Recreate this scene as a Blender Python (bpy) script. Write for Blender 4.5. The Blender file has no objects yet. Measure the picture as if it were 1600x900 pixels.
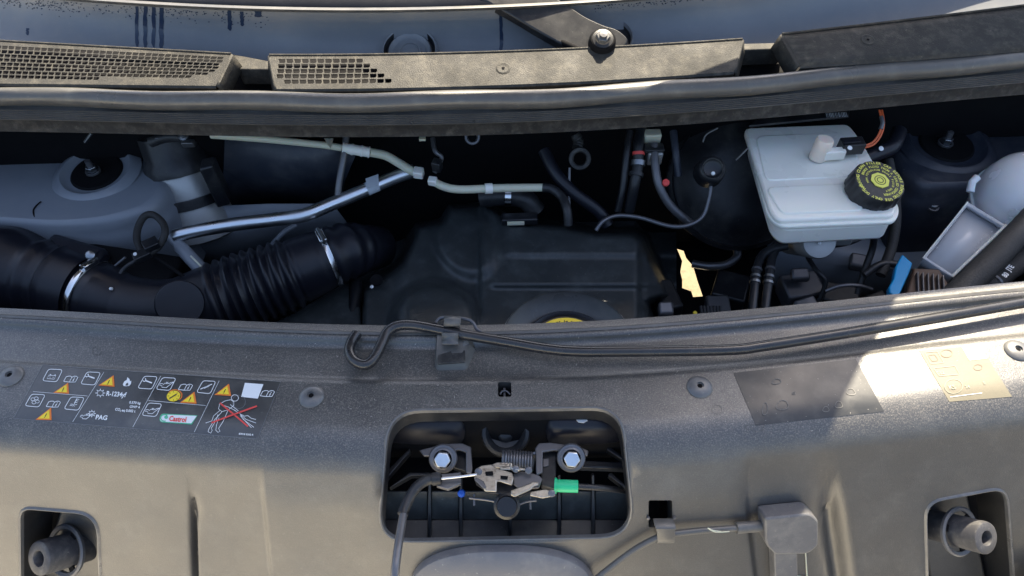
import bpy, bmesh, math, random
import numpy as np
from mathutils import Vector, Matrix, geometry
R = math.radians
random.seed(7)
sc = bpy.context.scene
col = sc.collection

# ------------------------------------------------------------------ camera
F = 1155.6                                  # focal length in photo pixels (26 mm on a 36 mm wide frame)
CAM = Vector((0.0, -0.55, 1.72))
ROT = Matrix.Rotation(R(42), 3, 'X') @ Matrix.Rotation(R(-1.6), 3, 'Z')
cd = bpy.data.cameras.new('camera'); cam = bpy.data.objects.new('camera', cd); col.objects.link(cam)
cd.lens = 26; cd.sensor_width = 36; cd.clip_start = .01; cd.clip_end = 3000
cam.location = CAM; cam.rotation_euler = ROT.to_euler(); sc.camera = cam

# ------------------------------------------------------------------ sky and sun
SUN = Vector((0.17, 0.55, 0.81)).normalized()
w = bpy.data.worlds.new('World'); sc.world = w; w.use_nodes = True
nt = w.node_tree; bg = nt.nodes['Background']
sky = nt.nodes.new('ShaderNodeTexSky'); sky.sky_type = 'NISHITA'; sky.sun_disc = False
sky.sun_elevation = math.asin(SUN.z); sky.sun_rotation = math.atan2(SUN.x, SUN.y)
sky.air_density = 1.0; sky.dust_density = 3.5; sky.ozone_density = 1.0
nt.links.new(sky.outputs[0], bg.inputs[0]); bg.inputs[1].default_value = 0.105
sd = bpy.data.lights.new('sun', 'SUN'); sun = bpy.data.objects.new('sun', sd); col.objects.link(sun)
sd.energy = 5.0; sd.angle = R(0.6); sd.color = (1.0, .88, .68)
sun.rotation_euler = SUN.to_track_quat('Z', 'Y').to_euler(); sun.location = (2, 3, 5)
vs = sc.view_settings
vs.view_transform = 'Standard'; vs.look = 'None'; vs.exposure = 1.78; vs.gamma = 1; vs.use_curve_mapping = False
sc.cycles.max_bounces = 8

# ------------------------------------------------------------------ picture pixel -> point in the place
def ray(u, v):
    return (ROT @ Vector(((u-800)/F, (450-v)/F, -1.0)))
def W(u, v, z):
    d = ray(u, v); return CAM + d*((z-CAM.z)/d.z)
def PX(m):                                  # metres per photo pixel at a point
    return ((m-CAM).dot(ROT @ Vector((0, 0, -1))))/F
def proj(p):
    q = ROT.transposed() @ (p-CAM); return (800+F*q.x/-q.z, 450-F*q.y/-q.z)
def line(pts):                              # piecewise curve v(u), smoothed
    xs = np.array([p[0] for p in pts], float); ys = np.array([p[1] for p in pts], float)
    k = min(4, len(pts)-1)
    if len(pts) > 3:
        c = np.polyfit((xs-800)/800, ys, k); return lambda u: float(np.polyval(c, (u-800)/800))
    return lambda u: float(np.interp(u, xs, ys))

# ------------------------------------------------------------------ materials
def mat(name, base, rough=.5, metal=0., ior=1.5, grain=0., gscale=900, dust=0., dcol=(.32, .30, .26), dscale=9., coat=0.,
        trans=0., sss=0., gdist=.0008, fine=0., vary=.12, smudge=.12, rscale=14., streak=0.):
    m = bpy.data.materials.new(name); m.use_nodes = True
    n = m.node_tree.nodes; l = m.node_tree.links; b = n['Principled BSDF']
    b.inputs['Metallic'].default_value = metal; b.inputs['IOR'].default_value = ior
    b.inputs['Coat Weight'].default_value = coat; b.inputs['Coat Roughness'].default_value = .25
    b.inputs['Transmission Weight'].default_value = trans
    if sss: b.inputs['Subsurface Weight'].default_value = sss; b.inputs['Subsurface Scale'].default_value = .02
    tc = n.new('ShaderNodeNewGeometry')
    P = tc.outputs['Position']
    n1 = n.new('ShaderNodeTexNoise'); n1.inputs['Scale'].default_value = dscale; n1.inputs['Detail'].default_value = 9; n1.inputs['Roughness'].default_value = .68
    l.new(P, n1.inputs['Vector'])
    mx = n.new('ShaderNodeMix'); mx.data_type = 'RGBA'
    mx.inputs['A'].default_value = tuple(c*(1-vary) for c in base)+(1,); mx.inputs['B'].default_value = tuple(min(1, c*(1+vary)) for c in base)+(1,)
    l.new(n1.outputs['Fac'], mx.inputs['Factor'])
    cur = mx.outputs['Result']
    if dust > 0:
        # two layers of dirt: soft clouds of dust and fine specks
        r1 = n.new('ShaderNodeMapRange'); r1.inputs['From Min'].default_value = .46; r1.inputs['From Max'].default_value = .68; r1.inputs['To Max'].default_value = dust
        l.new(n1.outputs['Fac'], r1.inputs['Value'])
        n2 = n.new('ShaderNodeTexNoise'); n2.inputs['Scale'].default_value = 260; n2.inputs['Detail'].default_value = 4; l.new(P, n2.inputs['Vector'])
        r2 = n.new('ShaderNodeMapRange'); r2.inputs['From Min'].default_value = .66; r2.inputs['From Max'].default_value = .80; r2.inputs['To Max'].default_value = dust*1.6
        l.new(n2.outputs['Fac'], r2.inputs['Value'])
        n3 = n.new('ShaderNodeTexNoise'); n3.inputs['Scale'].default_value = 55; n3.inputs['Detail'].default_value = 6; l.new(P, n3.inputs['Vector'])
        mu = n.new('ShaderNodeMath'); mu.operation = 'MULTIPLY'; l.new(r1.outputs[0], mu.inputs[0])
        r3 = n.new('ShaderNodeMapRange'); r3.inputs['From Min'].default_value = .35; r3.inputs['From Max'].default_value = .65; r3.inputs['To Min'].default_value=.25; l.new(n3.outputs['Fac'], r3.inputs['Value'])
        l.new(r3.outputs[0], mu.inputs[1])
        ad = n.new('ShaderNodeMath'); ad.operation = 'ADD'; ad.use_clamp = True; l.new(mu.outputs[0], ad.inputs[0]); l.new(r2.outputs[0], ad.inputs[1])
        m2 = n.new('ShaderNodeMix'); m2.data_type = 'RGBA'; m2.inputs['B'].default_value = dcol+(1,)
        l.new(cur, m2.inputs['A']); l.new(ad.outputs[0], m2.inputs['Factor']); cur = m2.outputs['Result']
    if fine > 0:                             # pale settled dust, also put in for the sparkle of sunlit plastic
        f1 = n.new('ShaderNodeTexNoise'); f1.inputs['Scale'].default_value = 620; f1.inputs['Detail'].default_value = 3; f1.inputs['Roughness'].default_value = .7; l.new(P, f1.inputs['Vector'])
        f2 = n.new('ShaderNodeMapRange'); f2.inputs['From Min'].default_value = .48; f2.inputs['From Max'].default_value = .70; f2.inputs['To Max'].default_value = fine; l.new(f1.outputs['Fac'], f2.inputs['Value'])
        f3 = n.new('ShaderNodeMix'); f3.data_type = 'RGBA'; f3.inputs['B'].default_value = (.34, .31, .255, 1)
        sx_ = n.new('ShaderNodeSeparateXYZ'); l.new(tc.outputs['Normal'], sx_.inputs[0])       # dust settles on faces that look up
        f4 = n.new('ShaderNodeMapRange'); f4.interpolation_type = 'SMOOTHSTEP'; f4.inputs['From Min'].default_value = .45; f4.inputs['From Max'].default_value = .97; f4.inputs['To Min'].default_value = .12; l.new(sx_.outputs['Z'], f4.inputs['Value'])
        f5 = n.new('ShaderNodeMath'); f5.operation = 'MULTIPLY'; l.new(f2.outputs[0], f5.inputs[0]); l.new(f4.outputs[0], f5.inputs[1])
        l.new(cur, f3.inputs['A']); l.new(f5.outputs[0], f3.inputs['Factor']); cur = f3.outputs['Result']
    l.new(cur, b.inputs['Base Color'])
    n4 = n.new('ShaderNodeTexNoise'); n4.inputs['Scale'].default_value = rscale; n4.inputs['Detail'].default_value = 5; l.new(P, n4.inputs['Vector'])
    rr = n.new('ShaderNodeMapRange'); rr.inputs['From Min'].default_value = .3; rr.inputs['From Max'].default_value = .7
    rr.inputs['To Min'].default_value = max(.03, rough-smudge); rr.inputs['To Max'].default_value = min(1, rough+smudge)
    l.new(n4.outputs['Fac'], rr.inputs['Value']); l.new(rr.outputs[0], b.inputs['Roughness'])
    if grain > 0:
        g = n.new('ShaderNodeTexNoise'); g.inputs['Scale'].default_value = gscale; g.inputs['Detail'].default_value = 2; l.new(P, g.inputs['Vector'])
        bp = n.new('ShaderNodeBump'); bp.inputs['Strength'].default_value = grain; bp.inputs['Distance'].default_value = gdist
        l.new(g.outputs['Fac'], bp.inputs['Height']); l.new(bp.outputs[0], b.inputs['Normal'])
    return m
M = {}
M['panel'] = mat('panel_plastic', (.044, .044, .044), .34, ior=1.80, fine=.50, grain=.6, gscale=1000, gdist=.0005, dust=.15, dscale=22, dcol=(.22, .215, .20), vary=.10, smudge=.06)
M['cover'] = mat('cowl_plastic', (.036, .035, .032), .66, ior=1.36, grain=.9, gscale=620, dust=.35, dscale=60, dcol=(.20, .18, .14))
M['scuttle'] = mat('scuttle_plastic', (.20, .21, .225), .45, ior=1.6, grain=.15, gscale=900, dust=.25)
M['rubber'] = mat('seal_rubber', (.085, .083, .078), .38, ior=1.6, dust=.20, dscale=30, grain=.2)
M['lip'] = mat('dusty_lip_plastic', (.018, .018, .018), .6, dust=.2, dscale=70, grain=.3)
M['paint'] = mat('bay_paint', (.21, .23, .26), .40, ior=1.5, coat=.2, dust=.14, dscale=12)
M['paint_shade'] = mat('shaded_bay_paint', (.022, .027, .040), .45, dust=.16, dscale=12)  # bay paint again, with the shade of the bay put into its colour
M['black'] = mat('black_plastic', (.012, .013, .016), .42, ior=1.5, dust=.14, dscale=14, grain=.15)
M['matt'] = mat('matt_black', (.005, .005, .006), .8, ior=1.25)
M['hose'] = mat('intake_rubber', (.010, .011, .017), .40, ior=1.45, grain=.1)
M['engine'] = mat('engine_cover_plastic', (.030, .035, .037), .40, ior=1.5, dust=.26, dscale=24, dcol=(.17, .19, .19), grain=.25)
M['steel'] = mat('zinc_steel', (.72, .75, .78), .30, metal=1., dust=.15, dscale=40)
M['chrome'] = mat('bright_clamp_steel', (.78, .78, .78), .22, metal=1.)
M['latch'] = mat('latch_steel', (.52, .48, .41), .42, metal=.9, dust=.75, dscale=110, dcol=(.12, .085, .055), grain=.5, gscale=500)
M['bracket'] = mat('dark_bracket_steel', (.16, .16, .17), .45, metal=.7, dust=.3)
M['bolt'] = mat('bolt_steel', (.33, .35, .37), .35, metal=1., dust=.2, dscale=80)
M['cream'] = mat('cream_nylon', (.62, .60, .46), .4, sss=.2)
M['white'] = mat('white_plastic', (.88, .84, .76), .30, sss=.15, vary=.06, dscale=5)
M['cell'] = mat('translucent_plastic', (.80, .82, .86), .25, trans=.30, vary=.04)
M['cell_dome'] = mat('translucent_dome', (.85, .87, .90), .22, vary=.10, sss=.3, trans=.2, dscale=5)
M['knob'] = mat('ivory_plastic', (.78, .66, .55), .45, sss=.3)
M['ink'] = mat('pale_print', (.80, .82, .82), .5)
M['dim_ink'] = mat('label_outline_print', (.22, .23, .24), .5)
M['label'] = mat('label_film', (.022, .024, .025), .36, ior=1.9, dust=.16, dscale=30, vary=.1)
M['yellow'] = mat('yellow_print', (.95, .68, .03), .5)
M['cap_ink'] = mat('cap_lettering', (.72, .70, .12), .5)
M['orange'] = mat('orange_print', (.85, .22, .03), .5)
M['red'] = mat('red_print', (.75, .07, .06), .5)
M['ink_black'] = mat('black_print', (.02, .02, .02), .5)
M['logo_green'] = mat('green_print', (.10, .50, .28), .5)
M['green'] = mat('green_sleeve', (.02, .50, .22), .38)
M['blue'] = mat('blue_plastic', (.01, .26, .55), .38)
M['beige'] = mat('beige_label', (.155, .14, .10), .5, vary=.1, dscale=60, grain=.1)
M['beige_ink'] = mat('beige_label_print', (.26, .25, .19), .45)
M['beige_ink2'] = mat('beige_label_shade_print', (.17, .11, .07), .45)
M['buffer'] = mat('buffer_rubber', (.045, .045, .05), .5, dust=.3, dscale=60)
M['disc2'] = mat('dusty_grey_plastic', (.10, .10, .105), .45, ior=1.6, dust=.4, dscale=30, grain=.4)
M['film'] = mat('black_film', (.026, .028, .030), .36, ior=1.5, dust=.12, dscale=40)
M['rodm'] = mat('black_enamel', (.016, .016, .018), .26, ior=1.6, dust=.07, dscale=40, smudge=.06)
M['screw'] = mat('grey_screw_plastic', (.10, .10, .10), .34, ior=1.7, dust=.3, dscale=60)
M['edge'] = mat('rim_highlight', (.45, .45, .45), .45)  # pale colour stands in for the light line along a dim rim
M['dish'] = mat('dish_plastic', (.05, .052, .052), .32, ior=1.6, dust=.1, dscale=30)
M['speck'] = mat('pale_specks', (.42, .40, .36), .8)
M['ring'] = mat('water_ring', (.13, .128, .12), .6)
M['wire'] = mat('orange_wire', (.62, .12, .04), .4)
M['glass'] = mat('windscreen_frit', (.035, .035, .04), .75, ior=1.3, dust=.08)
M['deck'] = mat('bonnet_underside', (.012, .013, .016), .7)
M['tape'] = mat('pale_tape', (.50, .54, .58), .45)
M['braid'] = mat('braided_sleeve', (.022, .021, .020), .7, grain=1, gscale=380)
M['brown'] = mat('dull_brown_plastic', (.10, .06, .04), .6)
M['sky_blue'] = mat('blue_dot', (.01, .09, .5), .4)
M['disc'] = mat('disc_plastic', (.13, .13, .14), .42, ior=1.6, dust=.55, dscale=12, grain=.3)
M['drip'] = mat('wet_streak', (.03, .045, .08), .14, ior=1.4, vary=.05)
M['stain'] = mat('dried_stain', (.085, .083, .078), .6, dust=.3, dscale=80)
M['alloy'] = mat('cast_alloy', (.42, .42, .41), .5, metal=.6, dust=.2)

# ------------------------------------------------------------------ mesh building
class T:                                    # a thing: Empty at its base
    def __init__(s, name, label, cat, loc, group=None):
        s.o = bpy.data.objects.new(name, None); col.objects.link(s.o)
        s.o.location = loc; s.o.empty_display_size = .03
        s.o['label'] = label; s.o['category'] = cat
        if group: s.o['group'] = group
class MB:
    def __init__(s): s.v = []; s.f = []; s.mi = []
    def add(s, vs_, fs, mi=0):
        k = len(s.v); s.v += [tuple(p) for p in vs_]
        for f in fs: s.f.append([i+k for i in f]); s.mi.append(mi)
        return s
    def grid(s, rows, mi=0, closed=False):
        n = len(rows[0]); vs_ = [p for r in rows for p in r]; fs = []
        for i in range(len(rows)-1):
            for j in range(n if closed else n-1):
                a = i*n+j; b = i*n+(j+1) % n; fs.append((a, b, b+n, a+n))
        return s.add(vs_, fs, mi)
    def fan(s, loop, mi=0, c=None):
        if c is None: c = sum((Vector(p) for p in loop), Vector())/len(loop)
        n = len(loop); return s.add(list(loop)+[c], [(i, (i+1) % n, n) for i in range(n)], mi)
    def tube(s, pts, r, seg=14, cap=True, mi=0):
        pts = [Vector(p) for p in pts]; n = len(pts)
        rs = [r]*n if not hasattr(r, '__len__') else r
        t0 = (pts[1]-pts[0]).normalized(); a = t0.orthogonal().normalized(); rings = []
        for i, p in enumerate(pts):
            t = (pts[min(i+1, n-1)]-pts[max(i-1, 0)]).normalized()
            a = (a-t*a.dot(t)).normalized(); b = t.cross(a)
            rings.append([p+(a*math.cos(2*math.pi*k/seg)+b*math.sin(2*math.pi*k/seg))*rs[i] for k in range(seg)])
        s.grid(rings, mi, True)
        if cap: s.fan(rings[0], mi, pts[0]); s.fan(rings[-1], mi, pts[-1])
        return s
    def lathe(s, c, ax, prof, seg=40, mi=0, jag=None):      # prof: (height, radius)
        ax = Vector(ax).normalized(); a = ax.orthogonal().normalized(); b = ax.cross(a); c = Vector(c); rings = []
        for h, r in prof:
            rings.append([c+ax*h+(a*math.cos(2*math.pi*k/seg)+b*math.sin(2*math.pi*k/seg))*(r*(jag(k) if jag else 1)) for k in range(seg)])
        return s.grid(rings, mi, True)
    def prism(s, loop, off, mi=0):
        loop = [Vector(p) for p in loop]; n = len(loop); off = Vector(off)
        s.add(loop+[p+off for p in loop], [list(range(n)), list(range(2*n-1, n-1, -1))]+[(i, (i+1) % n, n+(i+1) % n, n+i) for i in range(n)], mi)
        return s
    def box(s, c, x, y, z, mi=0):                            # centre and three half-extent vectors
        c = Vector(c); x, y, z = Vector(x), Vector(y), Vector(z)
        lo = [c-x-y-z, c+x-y-z, c+x+y-z, c-x+y-z]
        return s.prism(lo, z*2, mi)
    def build(s, name, m, parent=None, bevel=0, smooth=True, angle=38, solid=0, **props):
        ms = m if isinstance(m, (list, tuple)) else [m]
        off = Vector(parent.location) if parent is not None and not isinstance(parent, T) else None
        if isinstance(parent, T): off = Vector(parent.o.location); par = parent.o
        elif parent is not None:
            par = parent; off = Vector(parent['_w'])
        else:
            par = None; a = np.array(s.v); off = Vector(((a[:, 0].min()+a[:, 0].max())/2, (a[:, 1].min()+a[:, 1].max())/2, a[:, 2].min()))
        me = bpy.data.meshes.new(name)
        me.from_pydata([tuple(Vector(p)-off) for p in s.v], [], s.f)
        for q in ms: me.materials.append(M[q])
        me.polygons.foreach_set('material_index', s.mi)
        bm = bmesh.new(); bm.from_mesh(me); bmesh.ops.recalc_face_normals(bm, faces=bm.faces); bm.to_mesh(me); bm.free()
        if smooth:
            me.shade_smooth(); me.set_sharp_from_angle(angle=R(angle))
        o = bpy.data.objects.new(name, me); col.objects.link(o)
        if par is not None: o.parent = par
        else: o.location = off
        o['_w'] = tuple(off)
        if solid:
            md = o.modifiers.new('solid', 'SOLIDIFY'); md.thickness = abs(solid); md.offset = -1 if solid > 0 else 1
        if bevel:
            md = o.modifiers.new('bevel', 'BEVEL'); md.width = bevel; md.segments = 2; md.limit_method = 'ANGLE'; md.angle_limit = R(40); md.harden_normals = False
        for k, v_ in props.items(): o[k] = v_
        return o
def tag(o, label, cat, group=None):
    o['label'] = label; o['category'] = cat
    if group: o['group'] = group
    return o
def spl(pts, n=8, closed=False):            # Catmull-Rom through the points
    P = [Vector(p) for p in pts]; m = len(P); out = []
    for i in range(m if closed else m-1):
        if closed: p0, p1, p2, p3 = P[i-1], P[i], P[(i+1) % m], P[(i+2) % m]
        else: p0, p1, p2, p3 = P[max(i-1, 0)], P[i], P[i+1], P[min(i+2, m-1)]
        for k in range(n):
            t = k/n; out.append(.5*((2*p1)+(p2-p0)*t+(2*p0-5*p1+4*p2-p3)*t*t+(3*p1-p0-3*p2+p3)*t*t*t))
    if not closed: out.append(P[-1])
    return out
def wp(pts, n=8, z=None):                   # smooth path from (u, v, z) points
    return spl([W(p[0], p[1], p[2] if len(p) > 2 else z) for p in pts], n)
def rounded(pts, r, n=6):                   # polygon in pixels with rounded corners
    out = []; m = len(pts); rr = r if hasattr(r, '__len__') else [r]*m
    for i in range(m):
        p0, p1, p2 = Vector(pts[i-1]), Vector(pts[i]), Vector(pts[(i+1) % m])
        a = (p0-p1).normalized(); b = (p2-p1).normalized(); d = min(rr[i], (p0-p1).length*.48, (p2-p1).length*.48)
        s0, s1 = p1+a*d, p1+b*d
        for k in range(n+1):
            t = k/n; out.append(s0*(1-t)**2+p1*2*t*(1-t)+s1*t*t)
    return out
def hexhead(c, ax, r, h):
    ax = Vector(ax).normalized(); a = ax.orthogonal().normalized(); b = ax.cross(a); c = Vector(c)
    return MB().prism([c+(a*math.cos(k*math.pi/3)+b*math.sin(k*math.pi/3))*r for k in range(6)], ax*h)
_txt = {}
def glyphs(s):                              # flat text triangles, height about 1
    if s in _txt: return _txt[s]
    cu = bpy.data.curves.new('t', 'FONT'); cu.body = s; cu.size = 1; cu.resolution_u = 3; cu.offset = .03
    o = bpy.data.objects.new('t', cu); col.objects.link(o); bpy.context.view_layer.update()
    me = bpy.data.meshes.new_from_object(o.evaluated_get(bpy.context.evaluated_depsgraph_get()))
    vs_ = [(v.co.x, v.co.y) for v in me.vertices]; fs = [tuple(p.vertices) for p in me.polygons]
    bpy.data.objects.remove(o); bpy.data.curves.remove(cu); bpy.data.meshes.remove(me)
    _txt[s] = (vs_, fs); return _txt[s]
# ------------------------------------------------------------------ ground and the open bonnet over the bay
g = MB(); g.grid([[(x, y, 0) for x in (-400, -60, -12, -4, 4, 12, 60, 400)] for y in (-400, -60, -12, -4, 0, 4, 12, 60, 400)])
gm = mat('sunlit_concrete', (.66, .61, .50), .85, dust=.5, dscale=3, dcol=(.5, .45, .36), vary=.2, grain=.8, gscale=120)
M['ground'] = gm
g.build('ground', 'ground', kind='structure')

# dark ground sheet added out of view, to darken the panel's reflection at right
M['dark_mirror_ground'] = mat('dark_mirror_ground', (.055, .055, .058), .85, dust=.3, dscale=4, grain=.8, gscale=120)
M['paving'] = mat('sandy_paving', (.20, .165, .095), .9, dust=.9, dscale=45, dcol=(.07, .055, .03), vary=.45, grain=1, gscale=90)
MB().grid([[(-3, .5, .004), (3, .5, .004)], [(-3, 4, .004), (3, 4, .004)]]).build('path', 'paving', kind='structure')
MB().grid([[(.45, -14, .004), (14, -14, .004)], [(.45, -.9, .004), (14, -.9, .004)]]).build('dark_ground_sheet', 'dark_mirror_ground', kind='structure')

# bonnet plane: raised on its hinge; outline traced back along the sun from the wanted shadow edges
BY, BZ, BS = .56, 1.42, 1.78
def bon(p):
    p = Vector(p); t = (BZ+BS*(BY-p.y)-p.z)/(SUN.z+BS*SUN.y); return p+SUN*t
edge = [bon(W(u, v, z)) for u, v, z in ((0, 143, 1.117), (400, 147, 1.117), (700, 148, 1.117), (1000, 128, 1.125), (1190, 77, 1.13), (1370, 38, 1.13))]
edge.append(edge[-1]+(edge[-1]-edge[-2])*2.2)
side = [bon(W(u, v, 1.0)) for u, v in ((1720, 430), (1402, 468), (1396, 480), (1345, 570), (1290, 680))]
side.append(side[-1]+(side[-1]-side[-2])*4.2)
left = [Vector((-.95, side[-1].y, side[-1].z)), Vector((-.95, edge[0].y, edge[0].z))]
loop = edge + side + left
for p in loop: print('bonnet', tuple(round(c, 2) for c in p), tuple(round(c) for c in proj(p)))
n_ = Vector((0, BS, 1)).normalized()
bo = T('open_bonnet', 'raised front bonnet standing open above the engine bay, dark underside', 'bonnet', (0, .56, 1.42))
MB().prism(loop, n_*.006).build('bonnet_panel', 'deck', bo, bevel=.004)

# ------------------------------------------------------------------ front slam panel
lipv = [(-150, 487), (0, 495), (200, 503), (400, 512), (560, 519), (700, 520), (820, 519), (1000, 510), (1200, 491), (1400, 469), (1600, 453), (1750, 440)]
_l = [W(u, v, 1.0) for u, v in lipv]
_c = np.polyfit([p.x for p in _l], [p.y for p in _l], 4)
def yr(x): return float(np.polyval(_c, x))
# profile: s = distance forward of the rear lip
S_, Z_ = [-.02, 0, .004, .0105, .0125, .015, .03, .060, .066, .070, .08, .11], [1.0, 1.0, 1.001, 1.0005, .997, .9925, .9915, .9905, .9915, .9955, .9955, .994]
s_, z_, a_ = .11, .994, R(3)
dl = .0035
while s_ < .45:
    if s_ > .125: a_ = min(a_+dl/.060, R(64))
    s_ += math.cos(a_)*dl; z_ -= math.sin(a_)*dl; S_.append(s_); Z_.append(z_)
    if a_ >= R(64): dl = .0058
S_ = np.array(S_); Z_ = np.array(Z_)
SM = .395
def zs(s): return float(np.interp(s, S_, Z_))
def gauss(x, w_): return math.exp(-(x/w_)**2)
def ss(a, b, x): t = max(0, min(1, (x-a)/(b-a))); return t*t*(3-2*t)
GR = []                                      # grooves and ribs down the front face: x at top, x slope, width, depth, start s, softness
def panel_off(x, s):
    d = 0
    for gx, gx2, gw, gd, s0 in GR:
        xx = gx+(gx2-gx)*(s-s0)/.2
        d += gd*gauss(x-xx, gw)*ss(s0, s0+.05, s)
    for gx, gx2, d_, s0 in ST:
        xx = gx+(gx2-gx)*(s-s0)/.2
        d += d_*ss(-.0045, .0045, x-xx)*ss(s0, s0+.03, s)
    return d
ST = []
def H(x, y): return zs(yr(x)-y)
def SP(u, v, off=0.0, raw=False):           # point on the panel seen at pixel (u, v)
    d = ray(u, v).normalized(); t0, t1 = .45, None
    t = .45; prev = t
    while t < 2.2:
        p = CAM+d*t
        if p.z <= H(p.x, p.y): t1 = t; break
        prev = t; t += .012
    if t1 is None: raise RuntimeError('miss %s %s' % (u, v))
    for _ in range(18):
        mid = (prev+t1)/2; p = CAM+d*mid
        if p.z <= H(p.x, p.y): t1 = mid
        else: prev = mid
    p = CAM+d*t1
    if raw: return p
    return p+PN(p)*(off+panel_off(p.x, yr(p.x)-p.y))
def PN(p):
    e = .002; s = yr(p.x)-p.y
    gx = (H(p.x+e, p.y)-H(p.x-e, p.y))/(2*e); gy = (H(p.x, p.y+e)-H(p.x, p.y-e))/(2*e)
    return Vector((-gx, -gy, 1)).normalized()
def at_groove(u1, v1, u2, v2):
    p, q = SP(u1, v1, raw=True), SP(u2, v2, raw=True)
    s1, s2 = yr(p.x)-p.y, yr(q.x)-q.y
    return p.x, p.x+(q.x-p.x)*.2/(s2-s1), s1
a = at_groove(299, 722, 303, 890); GR.append((a[0], a[1], .0034, -.013, a[2]))
a = at_groove(1284, 700, 1312, 890); GR.append((a[0], a[1], .012, -.016, a[2]))
a = at_groove(408, 720, 424, 890); ST.append((a[0], a[1], .0045, a[2]))
a = at_groove(1152, 700, 1178, 890); ST.append((a[0], a[1], -.0055, a[2]))

HOLES = {
 'latch': rounded([(607, 642), (971, 637), (990, 834), (592, 842)], [52, 48, 56, 52], 8),
 'pocketL': rounded([(32, 793), (152, 803), (160, 985), (34, 985)], [18, 34, 3, 3], 6),
 'pocketR': rounded([(1447, 786), (1573, 762), (1590, 985), (1452, 985)], [26, 26, 3, 3], 6),
 'slot': rounded([(778, 597), (799, 597), (799, 620), (778, 620)], 3, 2),
 'square': rounded([(1012, 778), (1049, 778), (1049, 820), (1012, 820)], 3, 2),
}
HW = {k: [SP(p.x, p.y) for p in v] for k, v in HOLES.items()}
def inpoly(x, y, poly):
    c = False; j = len(poly)-1
    for i in range(len(poly)):
        xi, yi = poly[i]; xj, yj = poly[j]
        if (yi > y) != (yj > y) and x < (xj-xi)*(y-yi)/(yj-yi)+xi: c = not c
        j = i
    return c
xs_ = sorted(set([round(-.98+.011*i, 4) for i in range(179)] + [round(gx+k*.0022+(gx2-gx)*.5, 4) for gx, gx2, *_r in GR+ST for k in range(-13, 14)]))
ssv = sorted(set([-.012, 0, .004, .0105, .0125, .015, .022, .03, .04, .05, .060, .066, .070, .076]+[float(q) for q in S_ if q > .078 and q < SM]))
polys = {k: [(SP(p.x, p.y, raw=True)) for p in v] for k, v in HOLES.items()}
polys = {k: [(p.x, yr(p.x)-p.y) for p in v] for k, v in polys.items()}
BB = {k: (min(a for a, b in v)-.005, max(a for a, b in v)+.005, min(b for a, b in v)-.005, max(b for a, b in v)+.005) for k, v in polys.items()}
pts = []
for x in xs_:
    for s in ssv:
        ok = True
        for pk, poly in polys.items():
            bb = BB[pk]
            if x < bb[0] or x > bb[1] or s < bb[2] or s > bb[3]: continue
            if inpoly(x, s, poly) or min((x-a)**2+(s-b)**2 for a, b in poly) < .0022**2: ok = False; break
        if ok: pts.append(Vector((x, s)))
edges = []
for poly in polys.values():
    k = len(pts); n = len(poly); pts += [Vector(p) for p in poly]; edges += [(k+i, k+(i+1) % n) for i in range(n)]
r_ = geometry.delaunay_2d_cdt(pts, edges, [], 0, 1e-6)
fv, ff = r_[0], r_[2]
keep = []
for f in ff:
    cx = sum(fv[i].x for i in f)/3; cy = sum(fv[i].y for i in f)/3
    if not any(inpoly(cx, cy, p) for p in polys.values()): keep.append(tuple(f))
def pv(x, s):
    p = Vector((x, yr(x)-s, zs(s))); return p+PN(p)*panel_off(x, s)
FP = T('slam_panel', 'black textured plastic slam panel cover across the front of the open engine bay', 'slam panel', (0, -.1, .9))
fb = MB().add([pv(q.x, q.y) for q in fv], keep)
panel = fb.build('panel_shell', 'panel', FP, angle=60)
# opening walls, the large ones blackened for shade; rim bead paler as a highlight
IN = {'latch': Vector((0, .002, -.022)), 'pocketL': Vector((.004, .05, -.05)), 'pocketR': Vector((-.004, .05, -.05)), 'slot': Vector((0, 0, -.02)), 'square': Vector((0, .02, -.02))}
for k, lp in HW.items():
    wl = MB(); n = len(lp)
    if k in ('latch', 'pocketL', 'pocketR'):
        rw = .0022 if k == 'latch' else .0022
        rows = []
        c = sum(lp, Vector())/n
        for h, o_ in ((-.0015, 1.6), (.0012, .9), (.0022, .2), (.0016, -.4), (-.003, -.8)):
            row = []
            for i, p in enumerate(lp):
                t = (lp[(i+1) % n]-lp[i-1]).normalized(); nn = PN(p); out = t.cross(nn)
                if out.dot(p-c) < 0: out = -out
                row.append(p+nn*h+out*o_*rw)
            rows.append(row)
        MB().grid([rows[-1], [p+IN[k] for p in rows[-1]]], 0, True).build('opening_wall', 'black', FP)
        wl.grid(rows, 0, True)
        wl.build('opening_rim', 'screw', FP, angle=50)
    else:
        wl.grid([lp, [p+IN[k] for p in lp]], 0, True); wl.build('slot_wall', 'panel', FP)
# thin dark groove line along the rear lip
rows = []
for x in np.arange(-.97, .975, .012):
    rows.append([Vector((x, yr(x)+.0012, .975)), Vector((x, yr(x)+.0012, 1.0010)), Vector((x, yr(x)-.0018, 1.0028)), Vector((x, yr(x)-.0048, 1.0016))])
MB().grid(rows).build('lip_seal', 'rubber', FP)
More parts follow.
